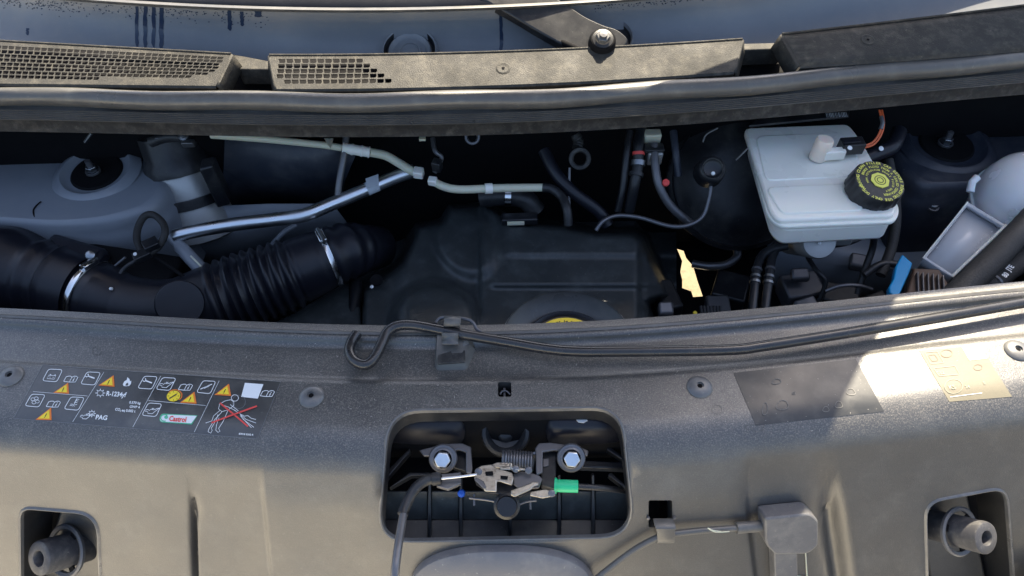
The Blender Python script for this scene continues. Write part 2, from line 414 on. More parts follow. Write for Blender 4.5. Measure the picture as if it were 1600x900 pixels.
# ------------------------------------------------------------------ windscreen foot and scuttle
gl = line([(-200, -34), (90, -2), (250, 6), (400, 12), (550, 16), (700, 15), (820, 9), (1000, -2), (1300, -34), (1750, -95)])
US = list(range(-180, 1800, 20))
def vup(u, z, dv):                           # grid point helper
    return W(u, gl(u)+dv, z)
rows = [[W(u, gl(u)-70, 1.190) for u in US], [W(u, gl(u)-1, 1.166) for u in US]]
wsc = MB().grid(rows).build('windscreen', 'glass', None, solid=.005)
tag(wsc, 'dark dusty foot of the windscreen above the plastic scuttle', 'windscreen')
rows = []
for k in range(12):
    t = k/11*.80; rows.append([W(u, (gl(u)+3)*(1-t)+(128-(u-800)*.02)*t, 1.160-.088*(1-(1-t)**1.7)) for u in US])
sct = T('scuttle_panel', 'smooth grey blue scuttle panel with water streaks under the windscreen', 'scuttle panel', W(800, 60, 1.1))
MB().grid(rows).build('panel_sheet', 'scuttle', sct)
def sct_z(u, v):
    t = (v-gl(u)-3)/((128-(u-800)*.02)-gl(u)-3); t = max(0, min(1, t)); return 1.160-.088*(1-(1-t)**1.7)
def sctp(u, v, h=.0006):
    p = W(u, v, sct_z(u, v)); return p+(CAM-p).normalized()*h
rows = [[W(u, gl(u)+a, b) for u in US] for a, b in ((-4, 1.1675), (-3.5, 1.1700), (0, 1.1695), (3, 1.1655), (4, 1.162))]
MB().grid(rows).build('edge_trim', 'rubber', sct)
# streaks of water (thin wet films with a shape of their own)
for u, v0, v1, wd in ((214, 10, 74, 2.8), (227, 10, 76, 3.4), (240, 11, 74, 3.0), (252, 12, 78, 3.4), (359, 16, 48, 3.2), (378, 18, 41, 3.0), (404, 17, 27, 6), (43, 44, 55, 2.4), (783, 16, 84, 2.6)):
    L, Rr = [], []; k = 9
    for i in range(k+1):
        t = i/k; v = v0+(v1-v0)*t; j = random.uniform(-.8, .8); ww = wd*(.8+.3*random.random())*(1 if i < k else .35)
        L.append(sctp(u+j-ww, v)); Rr.append(sctp(u+j+ww, v))
    MB().grid([L, Rr]).build('water_streak', 'drip', sct)
def blob(u, v, a, b, z_fn, n=14, jit=.25):
    c_ = z_fn(u, v); lp = []
    for k in range(n):
        q = 1+random.uniform(-jit, jit); lp.append(z_fn(u+a*q*math.cos(2*math.pi*k/n), v+b*q*math.sin(2*math.pi*k/n)))
    return lp, c_
dm = MB()
for _ in range(620):
    u = random.choice((random.uniform(-20, 215), random.uniform(-20, 120), random.uniform(215, 420), random.uniform(930, 1160), random.uniform(1480, 1640)))
    v = gl(u)+6+abs(random.gauss(0, 9 if u < 900 else 4))
    if v > 80: continue
    lp, c_ = blob(u, v, random.uniform(.5, 1.7), random.uniform(.4, 1.2), sctp, 6)
    dm.fan(lp, 0, c_+Vector((0, -.0003, .0006)))
dm.build('droplets', 'drip', sct, kind='stuff')
# round grommet well
c_ = sctp(641, 84, .014); ax = Vector((.01, -.36, .933)); px = PX(c_)
MB().lathe(c_, ax, [(-.02, 46*px), (.006, 44*px), (.011, 42*px), (.010, 40*px)], 48).build('well_rim', 'scuttle', sct)
MB().lathe(c_, ax, [(.010, 40*px), (.002, 37*px), (.0015, 1e-5)], 48).build('well_floor', 'black', sct)  # floor coloured black for the shade of a hollow that is not cut
MB().lathe(c_, ax, [(.001, 34*px), (.008, 33*px), (.010, 31*px), (.008, 28*px), (.004, 25*px), (.004, 18*px), (.008, 17*px), (.008, 15*px), (.005, 14*px), (.006, 1e-5)], 48).build('blanking_grommet', 'scuttle', sct)
c2 = sctp(952, 62, .012); px = PX(c2)
MB().lathe(c2, ax, [(-.004, 38*px), (.006, 37*px), (.009, 35*px), (.004, 33*px)], 40).build('spindle_rim', 'scuttle', sct)
MB().lathe(c2, ax, [(.004, 33*px), (.0, 31*px), (.0, 1e-5)], 40).build('spindle_well', 'black', sct)  # black colour gives the shade inside the spindle well
# wiper arm
wa = T('wiper_arm', 'black wiper arm resting across the scuttle with its pivot nut', 'wiper', W(945, 58, 1.12))
def wz(v): return 1.135+.0006*(60-v)
arm = [(978, 72), (962, 77), (905, 79), (876, 68), (840, 48), (802, 25), (750, -4), (700, -34), (740, -60), (858, -10), (888, 8), (914, 26), (945, 40), (965, 45), (982, 60)]
MB().prism([W(u, v, wz(v)) for u, v in [(q.x, q.y) for q in rounded(arm, 12, 3)]], (0, .002, -.014)).build('arm', 'black', wa, bevel=.003)
c3 = W(942, 60, 1.150); px = PX(c3); axn = Vector((.0, -.45, .89))
MB().lathe(c3, axn, [(-.014, 22*px), (-.004, 21*px), (-.001, 18*px), (-.001, 15*px)], 32).build('collar', 'matt', wa)
MB().lathe(c3, axn, [(-.003, 17*px), (0, 16.5*px), (0.001, 12*px)], 32).build('washer', 'black', wa)
hexhead(c3, axn, 11*px, .008).build('nut', 'screw', wa, bevel=.001)
MB().lathe(c3+axn*.006, axn, [(0, 6.5*px), (.006, 6*px), (.0065, 1e-5)], 20).build('spindle', 'bracket', wa)
hb = MB().tube(wp([(905, 78, 1.128), (870, 62, 1.13), (820, 32, 1.145), (760, 0, 1.16), (700, -32, 1.175)]), .005)
hb.build('arm_rod', 'matt', wa)

# ------------------------------------------------------------------ cowl covers
def bil(c, a, b):                            # corners TL TR BR BL as (u, v, z)
    tl, tr, br, bl = [Vector(q) for q in c]
    q = (tl*(1-a)+tr*a)*(1-b)+(bl*(1-a)+br*a)*b; return q
def cover(name, label, corners, holes, bow=0, skirt=.016, endL=True, endR=True, grp=None):
    tl, tr, br, bl = corners
    th = T(name, label, 'cowl cover', W((tl[0]+br[0])/2, (tl[1]+br[1])/2, 1.10), grp or 'cowl covers under the windscreen')
    def Q(a, b):
        q = bil(corners, a, b); return W(q.x, q.y+bow*4*a*(1-a), q.z)
    NU = 60; pts = []; edges = []
    per = [(i/NU, 0) for i in range(NU)]+[(1, i/6) for i in range(6)]+[(1-i/NU, 1) for i in range(NU)]+[(0, 1-i/6) for i in range(6)]
    n = len(per); pts = [Vector(p) for p in per]; edges = [(i, (i+1) % n) for i in range(n)]
    hp = []
    for h in holes:
        k = len(pts); m = len(h); pts += [Vector(p) for p in h]; edges += [(k+i, k+(i+1) % m) for i in range(m)]; hp.append(h)
    for i in range(1, NU):
        for j in range(1, 5):
            a, b = i/NU, j/5
            if not any(h[0][0]-.01 < a < h[2][0]+.01 and abs(b-(h[0][1]+h[2][1])/2) < .12 for h in hp): pts.append(Vector((a, b)))
    r = geometry.delaunay_2d_cdt(pts, edges, [], 0, 1e-7); kp = []
    cen = [(sum(p[0] for p in h)/len(h), sum(p[1] for p in h)/len(h), h) for h in hp]
    for f in r[2]:
        cx = sum(r[0][i].x for i in f)/3; cy = sum(r[0][i].y for i in f)/3
        if not any(abs(cx-ca) < .05 and inpoly(cx, cy, h) for ca, cb, h in cen): kp.append(tuple(f))
    MB().add([Q(p.x, p.y) for p in r[0]], kp).build('grille_plate' if holes else 'cover_plate', 'cover', th, solid=.0011, angle=30, smooth=not holes)
    if holes: MB().grid([[Q(i/30, j)+Vector((0, .004 if j < 0 else .002, -.010)) for i in range(31)] for j in (-.02, .5, .97)]).build('hole_shade_sheet', 'matt', th)  # black sheet added under the mesh so its holes look shaded
    fr = [Q(i/NU, 1) for i in range(NU+1)]
    dn = Vector((0, .006, -skirt))
    MB().grid([[p+Vector((0, 0, -.0004)) for p in fr], [p+Vector((0, -.002, -.003)) for p in fr], [p+dn for p in fr]]).build('front_skirt', 'cover', th)
    bk = [Q(i/NU, 0) for i in range(NU+1)]
    MB().tube([p+Vector((0, .0, .0004)) for p in bk], .0016, 8).build('rear_edge', 'cover', th)
    for e, x in ((endL, 0), (endR, 1)):
        if e:
            s = Vector((-.010 if x == 0 else .010, .004, -.026)); ro = [Q(x, j/6) for j in range(7)]
            MB().grid([ro, [p+Vector((s.x*.3, 0, -.002)) for p in ro], [p+s for p in ro]]).build('end_face', 'cover', th, solid=.002)
    return th, Q
def holes_for(u0, rows_, pitch, w_, h_, corners):    # rows_: (b centre, u start, count)
    out = []
    tl, tr, br, bl = corners
    for b, us, cnt in rows_:
        for k in range(cnt):
            u = us+k*pitch
            lu = bil(corners, 0, b).x; ru = bil(corners, 1, b).x
            a = (u-lu)/(ru-lu); da = w_/(ru-lu)/2; c = .3
            if a-da < .004 or a+da > .985: continue
            out.append([(a-da, b-h_), (a+da, b-h_), (a+da*1.0, b+h_*.3), (a+da*.55, b+h_), (a-da, b+h_)][:])
    for i, h in enumerate(out):
        out[i] = [h[0], h[1], h[2], h[3], h[4]]
    return out
LC = [(-140, 56, 1.142), (361, 84, 1.136), (337, 134, 1.118), (-140, 129, 1.124)]
rws = []
for r in range(8):
    rws.append((.150+.098*r, -125-3.2*r+(r % 2)*2.2, 48 if r < 5 else (46 if r < 6 else (44 if r < 7 else 30))))
lc, LQ = cover('cowl_grille', 'left cowl cover, almost wholly pierced by a mesh of small square holes', LC, holes_for(0, rws, 10.2, 8.8, .040, LC), endL=False)
MC = [(421, 86, 1.136), (1160, 61, 1.136), (1147, 112, 1.118), (432, 139, 1.118)]
rws = [(.175, 441, 11), (.325, 440, 12), (.475, 439, 13), (.625, 438, 14), (.785, 449.5, 14)]
mc, MQ = cover('cowl_grille', 'middle cowl cover, plain grey with a short patch of mesh at its left end', MC, holes_for(0, rws, 12.1, 10.2, .060, MC), bow=7)
RC = [(1222, 53, 1.142), (1760, -13, 1.142), (1760, 62, 1.122), (1250, 103, 1.122)]
rc, RQ = cover('cowl_cover', 'right cowl cover, plain and unpierced, in shade except for its sunlit upper left tip', RC, [], bow=2, endR=False)
for th, Q, a, b, pp in ((mc, MQ, .495, .50, 1), (rc, RQ, .232, .42, 0)):
    c_ = Q(a, b); nn = (Q(a+.01, b)-c_).cross(Q(a, b-.02)-c_).normalized()
    MB().lathe(c_, nn, [(.0004, .011), (.0012, .009), (.0003, .006), (.0003, .0025)], 24).build('dimple', 'cover', th)
    MB().lathe(c_, nn, [(.0012, .0022), (.0014, .0015), (.0012, 1e-5)], 12).build('pin_hole', 'matt', th)
# dark plenum under the covers
pl = T('cowl_tray', 'black plastic tray under the cowl covers seen in the gaps between them', 'cowl tray', W(800, 110, 1.07))
rows = [[W(u, (gl(u)+3)*.27+(128-(u-800)*.02)*.73, 1.0795) for u in US], [W(u, 118-(u-800)*.03, 1.074) for u in US], [W(u, 160-(u-800)*.03, 1.055) for u in US]]
MB().grid(rows).build('tray_sheet', 'matt', pl)
for q in ([(362, 84), (430, 97), (432, 108), (372, 108)], [(1150, 68), (1230, 66), (1222, 76), (1160, 78)]):
    MB().prism([W(u, v, 1.112) for u, v in q], (0, .004, -.03)).build('tray_bridge', 'cover', pl, bevel=.002)

# ------------------------------------------------------------------ bonnet seal along the cowl
bt = line([(-180, 135), (0, 137), (200, 139), (400, 142), (600, 143), (800, 140), (1000, 132), (1200, 113), (1400, 94), (1600, 79), (1760, 66)])
se = T('bonnet_seal', 'long grey rubber bonnet seal with a ribbed flange below its bulb', 'seal', W(800, 170, 1.06))
MB().tube([W(u, bt(u)+15.5, 1.104)+Vector((0, .003*math.sin(u*.02), 0)) for u in US], .0140, 20, mi=0).build('seal_bulb', 'rubber', se)
prof = [(20, 1.112), (27, 1.100), (33, 1.092)]
k = 0
rows = []
for i in range(13):
    t = i/12; dv = 35+t*17; z = 1.0915-t*.009
    rows.append([W(u, bt(u)+dv+(1 if u > 900 else 1)*0, z+(.0012 if i % 2 else 0)) for u in US])
MB().grid(rows).build('ribbed_flange', 'rubber', se, angle=20)
MB().grid([[W(u, bt(u)+24, 1.100) for u in US], [W(u, bt(u)+31, 1.090) for u in US], [W(u, bt(u)+35.5, 1.0885) for u in US]]).build('seal_foot', 'rubber', se)
MB().grid([[W(u, bt(u)+51, 1.0835) for u in US], [W(u, bt(u)+53, 1.080) for u in US], [W(u, bt(u)+70, 1.062) for u in US], [W(u, bt(u)+72, 1.058)+Vector((0, .003, 0)) for u in US], [W(u, bt(u)+70, 1.04)+Vector((0, .03, 0)) for u in US]]).build('seal_carrier', 'lip', se)
# ------------------------------------------------------------------ bay shell
by = T('engine_bay_shell', 'walls and floor of the engine bay behind all the parts, coloured dark for shade', 'engine bay', (0, .2, .5))
fy = .50
MB().grid([[(-1.05, fy-.02, 1.06), (1.05, fy-.02, 1.06)], [(-1.05, fy, .66), (1.05, fy, .66)]]).build('bulkhead', 'matt', by)  # near-black colour in place of shade at the back of the bay
MB().grid([[W(u, bt(u)+71, 1.045)+Vector((0, .02, 0)) for u in US], [W(u, bt(u)+40, 1.06)+Vector((0, .05, 0)) for u in US], [Vector((W(u, 100, 1.06).x, fy+.06, 1.066)) for u in US]]).build('cowl_underside', 'matt', by)
for s in (-1, 1):
    MB().grid([[(s*1.0, -.06, 1.0), (s*1.0, .5, 1.05)], [(s*.93, -.06, .5), (s*.93, .5, .5)]]).build('side_wall', 'paint_shade', by)
# floor with a ragged opening to the ground
gap = [(1058, 389), (1068, 392), (1072, 403), (1083, 416), (1090, 440), (1098, 463), (1083, 464), (1080, 455), (1066, 450), (1066, 437), (1063, 425), (1066, 408)]
g_ = [W(u, v, .675) for u, v in gap]
ob = [Vector((x, y, .675)) for x, y in ((-1, -.05), (1, -.05), (1, .5), (-1, .5))]
pts = [Vector((p.x, p.y)) for p in ob+g_]; n = len(g_)
r = geometry.delaunay_2d_cdt(pts, [(0, 1), (1, 2), (2, 3), (3, 0)]+[(4+i, 4+(i+1) % n) for i in range(n)], [], 0, 1e-6)
kp = [tuple(f) for f in r[2] if not inpoly(sum(r[0][i].x for i in f)/3, sum(r[0][i].y for i in f)/3, [(p.x, p.y) for p in g_])]
MB().add([Vector((p.x, p.y, .675)) for p in r[0]], kp).build('undertray', 'matt', by)
MB().grid([[(-1.0, .02, .99), (1.0, .02, .99)], [(-1.0, .0, .52), (1.0, .0, .52)]]).build('front_crossmember', 'matt', by)

# ------------------------------------------------------------------ left strut tower
def deck(name, label, outline, z, drop, m, r=14):
    th = T(name, label, 'strut tower', W(outline[0][0], outline[0][1], z-drop), 'strut towers either side of the bay')
    q = rounded(outline, r, 5); top = [W(p.x, p.y, z) for p in q]
    c = sum(top, Vector())/len(top)
    def off(k, dz): return [c+(p-c)*k+Vector((0, 0, dz)) for p in top]
    mb = MB(); mb.fan(off(.93, 0), 0, c)
    mb.grid([off(.93, 0), off(.975, -.002), off(1, -.010), off(1.012, -.022), off(1.012, -.034), off(1.03, -.038), off(1.035, -.055), off(1.06, -drop)], 0, True)
    mb.build('tower_shell', m, th, angle=60)
    return th
lt = deck('strut_tower', 'blue grey painted left strut tower with a dished top and central bolt', [(-260, 225), (60, 196), (196, 202), (248, 235), (268, 285), (240, 322), (170, 343), (90, 350), (-20, 342), (-260, 335)], .925, .16, 'paint', [20, 60, 40, 30, 30, 30, 60, 60, 60, 20])
def dish(th, u, v, z, r, rb, m, tilt=(0, -.10, 1)):
    c = W(u, v, z)
    MB().lathe(c, tilt, [(.0005, r*1.22), (.005, r*1.1), (.009, r*1.0), (.009, r*.95), (.003, r*.85), (.001, r*.7), (.001, rb*1.02)], 56).build('top_dish', m, th)
    MB().lathe(c, tilt, [(.0015, rb*1.08), (.0045, rb), (.0035, rb*.85), (.002, rb*.6), (.002, 1e-5)], 40).build('strut_mount', 'matt', th)
    cc = c+Vector((-.004, -.002, .004))
    MB().lathe(cc, (0, -.05, 1), [(0, .0125), (.003, .0125), (.003, .009)], 24).build('washer', 'bracket', th)
    hexhead(cc+Vector((0, 0, .003)), (0, -.05, 1), .0095, .010).build('nut', 'bolt', th, bevel=.001)
    MB().lathe(cc+Vector((0, 0, .012)), (0, -.05, 1), [(0, .0055), (.012, .005), (.013, 1e-5)], 16).build('stud', 'bracket', th)
dish(lt, 152, 270, .928, .060, .040, 'paint')
MB().tube(wp([(0, 350, .895), (90, 357, .895), (170, 352, .895), (232, 330, .895)]), .0022, 8).build('weld_bead', 'paint', lt)
MB().tube(wp([(55, 342, .9235), (52, 330, .926), (56, 322, .9265), (64, 315, .9265)]), .0012, 6).build('seam', 'matt', lt)
rt = deck('strut_tower', 'right strut tower with deep shade put into its paint and a bolt in its black mount', [(1385, 186), (1490, 172), (1800, 150), (1800, 262), (1600, 285), (1440, 290), (1395, 250)], .925, .2, 'paint_shade', 20)
dish(rt, 1478, 226, .928, .066, .042, 'paint_shade')
# painted sheets of the inner wings and bulkhead
def sheet(name, label, rows, m, cat='body panel', par=None, sol=.0015, zt=None):
    mb = MB().grid([[W(*q) for q in r] for r in rows])
    o = mb.build(name, m, par, solid=sol)
    if par is None: tag(o, label, cat)
    return o
sheet('bulkhead_panel', 'blue grey painted sheet slanting down behind the steel brace bar', [[(250, 330, .85), (330, 322, .86), (420, 318, .86), (520, 318, .85)], [(262, 380, .81), (340, 368, .81), (430, 352, .81), (540, 345, .80)], [(265, 440, .66), (340, 440, .66), (430, 420, .66), (570, 400, .62)]], 'paint')
sheet('rear_wing_panel', 'painted panel rising behind the fluid canister, shade put into its colour', [[(352, 212, .99), (440, 225, .99), (560, 232, .99)], [(350, 262, .93), (440, 268, .93), (540, 280, .92)], [(345, 325, .83), (430, 320, .83), (530, 322, .83)]], 'paint_shade')
sheet('inner_wing_strip', 'thin painted strip of inner wing above the left strut tower', [[(-200, 196, .99), (60, 198, .99), (240, 196, .99)], [(-200, 214, .96), (70, 205, .96), (240, 222, .955)]], 'paint')
sheet('lower_bulkhead_panel', 'dark painted panel under the reservoir with hoses passing over it', [[(1195, 375, .80), (1290, 372, .80), (1420, 352, .80), (1560, 330, .80)], [(1210, 410, .76), (1290, 412, .76), (1400, 420, .76), (1560, 420, .76)], [(1210, 480, .6), (1290, 490, .6), (1400, 500, .6), (1560, 490, .6)]], 'paint')
sheet('inner_wing', 'blue inner wing below the right strut tower with a small bolt, shade put into its colour', [[(1400, 288, .88), (1520, 284, .88), (1640, 270, .88)], [(1385, 360, .82), (1500, 360, .82), (1640, 350, .82)], [(1380, 440, .7), (1500, 440, .7), (1640, 430, .7)]], 'paint_shade')

# ------------------------------------------------------------------ canister left of centre
def along(p0, p1): return (p1-p0).normalized(), (p1-p0).length
ca = T('fluid_canister', 'grey fluid canister with a black cap and black strap by the left strut tower', 'canister', W(325, 365, .80))
p0, p1 = W(322, 362, .80), W(268, 222, .955); ax, L = along(p0, p1); px = PX(p0)
MB().lathe(p0, ax, [(-.01, 1e-5), (-.005, 46*px), (0, 52*px), (L*.40, 50*px), (L*.42, 48*px)], 40).build('lower_body', 'alloy', ca)
MB().lathe(p0, ax, [(L*.42, 46*px), (L*.70, 46*px), (L*.72, 44*px)], 40).build('upper_body', 'alloy', ca)
MB().lathe(p0, ax, [(L*.36, 49*px), (L*.36, 53*px), (L*.46, 53*px), (L*.46, 49*px)], 40).build('strap', 'black', ca)
MB().lathe(p0, ax, [(L*.70, 47*px), (L*.71, 50*px), (L*.80, 50*px), (L*.86, 44*px), (L*1.1, 42*px), (L*1.12, 30*px), (L*1.12, 1e-5)], 40, jag=lambda k: 1+.03*((k//2) % 2)).build('cap', 'black', ca)
MB().box(W(338, 285, .93), (.010, .004, 0), (0, .012, .002), (0, -.004, .045)).build('strap_bracket', 'black', ca, bevel=.003)
fit = T('pipe_fitting', 'black and silver pipe fitting on top of the fluid canister', 'fitting', W(285, 225, .99))
MB().tube(wp([(235, 222, .985), (262, 214, .992), (292, 216, .992), (300, 226, .985)]), .009).build('elbow', 'black', fit)
MB().lathe(W(287, 214, 1.0), (.2, -.5, .8), [(0, .008), (.006, .008), (.007, .005), (.010, .0045), (.011, 1e-5)], 20).build('union_nut', 'bolt', fit)
MB().box(W(295, 224, .992), (.010, 0, 0), (0, .006, 0), (0, -.002, .006)).build('clip', 'bracket', fit, bevel=.002)
MB().box(W(252, 216, .99), (.008, 0, 0), (0, .006, 0), (0, -.002, .006)).build('clip', 'bracket', fit, bevel=.002)

# ------------------------------------------------------------------ brace bar and small pipes
br = T('brace_bar', 'shiny zinc plated steel brace bar with a pale paper tag near its right end', 'brace bar', W(270, 370, .90))
path = wp([(272, 369, .90), (310, 360, .905), (370, 350, .91), (430, 343, .915), (475, 336, .92), (520, 318, .925), (570, 297, .93), (612, 279, .935), (648, 266, .94)])
MB().tube(path, .0110, 18).build('bar', 'steel', br)
MB().tube(wp([(268, 369, .896), (282, 386, .888), (302, 408, .88), (322, 428, .87)]), [.009]*8+[.011]*17, 12).build('end_bracket', 'paint', br)
MB().tube(wp([(298, 400, .895), (322, 424, .885)], 3), .0016, 6).build('bracket_edge', 'cream', br)
def at_path(path, u):
    return min(path, key=lambda p: abs(proj(p)[0]-u))
def ring_on(path, u, r, ln, name, m, par, seg=24):
    i = min(range(len(path)), key=lambda j: abs(proj(path[j])[0]-u)); p = path[i]
    t = (path[min(i+1, len(path)-1)]-path[max(i-1, 0)]).normalized()
    return MB().lathe(p-t*ln/2, t, [(0, r*.9), (0, r), (ln, r), (ln, r*.9)], seg).build(name, m, par)
ring_on(path, 583, .0112, .020, 'paper_tag', 'tape', br)
MB().prism([W(u, v, .948) for u, v in ((571, 279), (591, 272), (592, 289), (574, 294))], (0, .0004, -.0008)).build('tag_flap', 'tape', br)
ring_on(path, 506, .0103, .004, 'tape_ring', 'tape', br)
sp = MB().tube(wp([(541, 214, 1.0), (537, 245, .98), (530, 285, .95), (528, 308, .93)]), .0055, 12).build('thin_pipe', 'bracket'); tag(sp, 'thin upright grey pipe rising behind the steel brace bar', 'pipe')
sp = MB().tube(wp([(462, 352, .86), (445, 362, .86), (432, 375, .85), (420, 388, .85)]), .0045, 10).build('short_pipe', 'paint'); tag(sp, 'short thin pipe under the brace bar above the intake bellows', 'pipe')
nt_ = T('nylon_tube', 'cream nylon tube descending from the cowl to the end of the brace bar', 'tube', W(560, 236, .98), 'cream nylon tubes')
p_ = wp([(330, 211, 1.01), (420, 218, 1.005), (500, 226, .995), (535, 231, .99)])
MB().tube(p_, .0058, 12).build('pipe', 'cream', nt_)
p_ = wp([(536, 231, .99), (560, 235, .985), (578, 238, .98)])
MB().tube(p_, [.0085+.0012*(i % 5 == 0) for i in range(len(p_))], 14).build('connector', 'white', nt_)
p_ = wp([(578, 238, .98), (602, 243, .97), (622, 254, .96), (640, 265, .955), (655, 272, .95)])
MB().tube(p_, .0072, 14).build('bend', 'cream', nt_)
MB().box(W(654, 270, .955), (.008, -.002, 0), (.001, .009, 0), (0, -.001, .007)).build('end_clip', 'white', nt_, bevel=.002)
MB().prism([W(u, v, 1.005) for u, v in ((506, 216), (520, 216), (516, 232), (511, 224))], (0, .002, -.003)).build('fixing_tab', 'cream', nt_)
n2 = T('nylon_tube', 'cream nylon tube running level over the engine cover into a black hose', 'tube', W(740, 296, .95), 'cream nylon tubes')
MB().box(W(676, 283, .955), (.007, -.002, 0), (.001, .007, 0), (0, -.001, .006)).build('end_clip', 'white', n2, bevel=.002)
p_ = wp([(678, 284, .95), (695, 292, .95), (720, 296, .95), (780, 294, .945), (850, 293, .94)])
MB().tube(p_, .0066, 14).build('pipe', 'cream', n2)
ring_on(p_, 764, .0085, .012, 'tape_wrap', 'white', n2)
MB().tube(wp([(848, 293, .94), (862, 295, .94), (878, 308, .935), (886, 328, .93), (888, 352, .91)]), .0072, 14).build('hose_end', 'black', n2)
ck = T('clip_block', 'small black plastic clip block between the two cream tubes', 'clip', W(684, 262, .96))
MB().box(W(683, 258, .97), (.007, -.003, 0), (.002, .008, 0), (0, -.002, .010)).build('clip_body', 'black', ck, bevel=.002)
MB().tube(wp([(679, 270, .955), (683, 262, .96), (690, 246, .97), (680, 236, .98), (676, 216, .99)]), .004, 8).build('stalk', 'bracket', ck)

# ------------------------------------------------------------------ intake pipe
ib = T('air_intake_box', 'bulging black plastic air intake box in the left front corner', 'intake box', W(30, 430, .70))
p_ = wp([(-190, 440, .84), (-60, 428, .855), (10, 428, .86), (60, 436, .86), (100, 446, .855), (138, 458, .85)])
n = len(p_); rr = []
for i in range(n):
    t = i/(n-1); r = .078 if t < .42 else (.078-.016*ss(.42, .62, t))
    if .62 < t < .66: r += .004
    if .76 < t < .80: r += .003
    rr.append(r)
MB().tube(p_, rr, 40, False).build('duct', 'hose', ib)
MB().box(W(205, 420, .86), (.085, -.02, .0), (.006, .03, 0), (0, -.004, .02)).build('mount_plate', 'matt', ib, bevel=.006)
MB().box(W(120, 395, .89), (.05, -.02, .0), (.004, .02, 0), (0, -.004, .014)).build('lug', 'hose', ib, bevel=.008)
c_ = W(141, 398, .912); MB().lathe(c_, (.1, -.45, .9), [(-.003, .0075), (.001, .0075), (.003, .005), (.0032, 1e-5)], 20).build('screw', 'bolt', ib)
MB().tube(wp([(180, 415, .89), (196, 402, .9)], 2), .002, 6).build('rib', 'bracket', ib)
ip = T('intake_pipe', 'black intake pipe with ribbed bellows between two silver hose clamps', 'intake pipe', W(330, 470, .78))
ctl = [(134, 457, .85), (160, 466, .848), (195, 478, .845), (240, 486, .842), (285, 484, .842), (330, 470, .845), (400, 447, .85), (460, 426, .855), (510, 404, .86), (545, 392, .855), (590, 386, .80)]
p_ = wp(ctl, 24); n = len(p_); rr = []
for i, q in enumerate(p_):
    u = proj(q)[0]
    r = float(np.interp(u, [134, 165, 200, 270, 330, 380, 455, 470, 500, 540, 560, 600], [.056, .056, .050, .051, .056, .059, .056, .052, .050, .046, .043, .036]))
    if 338 < u < 464: r += .0036*math.sin((u-338)/126*2*math.pi*9)
    if 470 < u < 500: r += .001
    if u > 522 and u < 560: r += .0022*math.sin((u-522)/38*2*math.pi*3)
    rr.append(r)
MB().tube(p_, rr, 48, False).build('pipe_body', 'hose', ip, angle=70)
def clampring(u, par, wdt=.011):
    i = min(range(n), key=lambda j: abs(proj(p_[j])[0]-u)); t = (p_[i+1]-p_[i-1]).normalized(); r = rr[i]+.0016
    MB().lathe(p_[i]-t*wdt/2, t, [(0, r-.001), (.0005, r+.0008), (wdt*.2, r), (wdt*.8, r), (wdt-.0005, r+.0008), (wdt, r-.001)], 56).build('hose_clamp', 'chrome', par)
    return p_[i], t, r
a_ = clampring(150, ip); b_ = clampring(514, ip, .009)
for (cc, t, r), dr in ((a_, Vector((.1, .25, .95))), (b_, Vector((.35, .1, .9)))):
    d = (dr-t*dr.dot(t)).normalized(); s = t.cross(d)
    MB().box(cc+d*(r+.003), s*.013, t*.006, d*.004).build('clamp_housing', 'chrome', ip, bevel=.0015)
    MB().tube([cc+d*(r+.005)-s*.016, cc+d*(r+.005)+s*.016], .0032, 10).build('clamp_screw', 'bolt', ip)
c_ = W(281, 474, .898); ax = (CAM-c_).normalized()
MB().lathe(c_-ax*.02, ax, [(0, .0355), (.018, .0345), (.020, .033), (.020, 1e-5)], 40).build('flat_boss', 'hose', ip)
c_ = W(173, 451, .897); MB().lathe(c_, (0, -.5, .85), [(-.002, .0028), (.001, .0022), (.0013, 1e-5)], 12).build('rivet', 'ink', ip)
wl = T('sensor_harness', 'looped black wiring harness with a connector above the intake pipe', 'wiring harness', W(230, 390, .90))
MB().tube(wp([(222, 395, .90), (214, 375, .91), (216, 355, .92), (226, 338, .93), (240, 336, .93), (254, 348, .925), (258, 364, .92), (250, 382, .91), (236, 395, .905), (222, 404, .90)]), .0056, 12).build('loop', 'braid', wl)
MB().tube(wp([(230, 400, .90), (212, 408, .9), (196, 418, .895), (188, 428, .89)]), .0035, 10).build('tail', 'black', wl)
MB().tube(wp([(243, 402, .90), (270, 420, .895), (300, 442, .89)]), .003, 10).build('tail', 'matt', wl)
MB().box(W(236, 382, .915), (.009, .007, 0), (-.006, .009, 0), (0, -.001, .006)).build('connector', 'black', wl, bevel=.0015)
MB().box(W(222, 399, .908), (.010, .008, 0), (-.005, .008, 0), (0, -.001, .006)).build('connector', 'black', wl, bevel=.0015)
MB().lathe(W(211, 397, .918), (0, -.5, .85), [(0, .003), (.001, .0025), (.0012, 1e-5)], 12).build('paint_dot', 'ink', wl)
MB().tube(wp([(134, 222, .985), (142, 210, 1.0)], 3), .003, 8)
lk = MB().tube(wp([(133, 222, .985), (143, 208, 1.0)], 3), .0028, 8).build('release_lever', 'bolt'); tag(lk, 'tiny shiny lever end peeping out under the cowl seal at far left', 'lever')

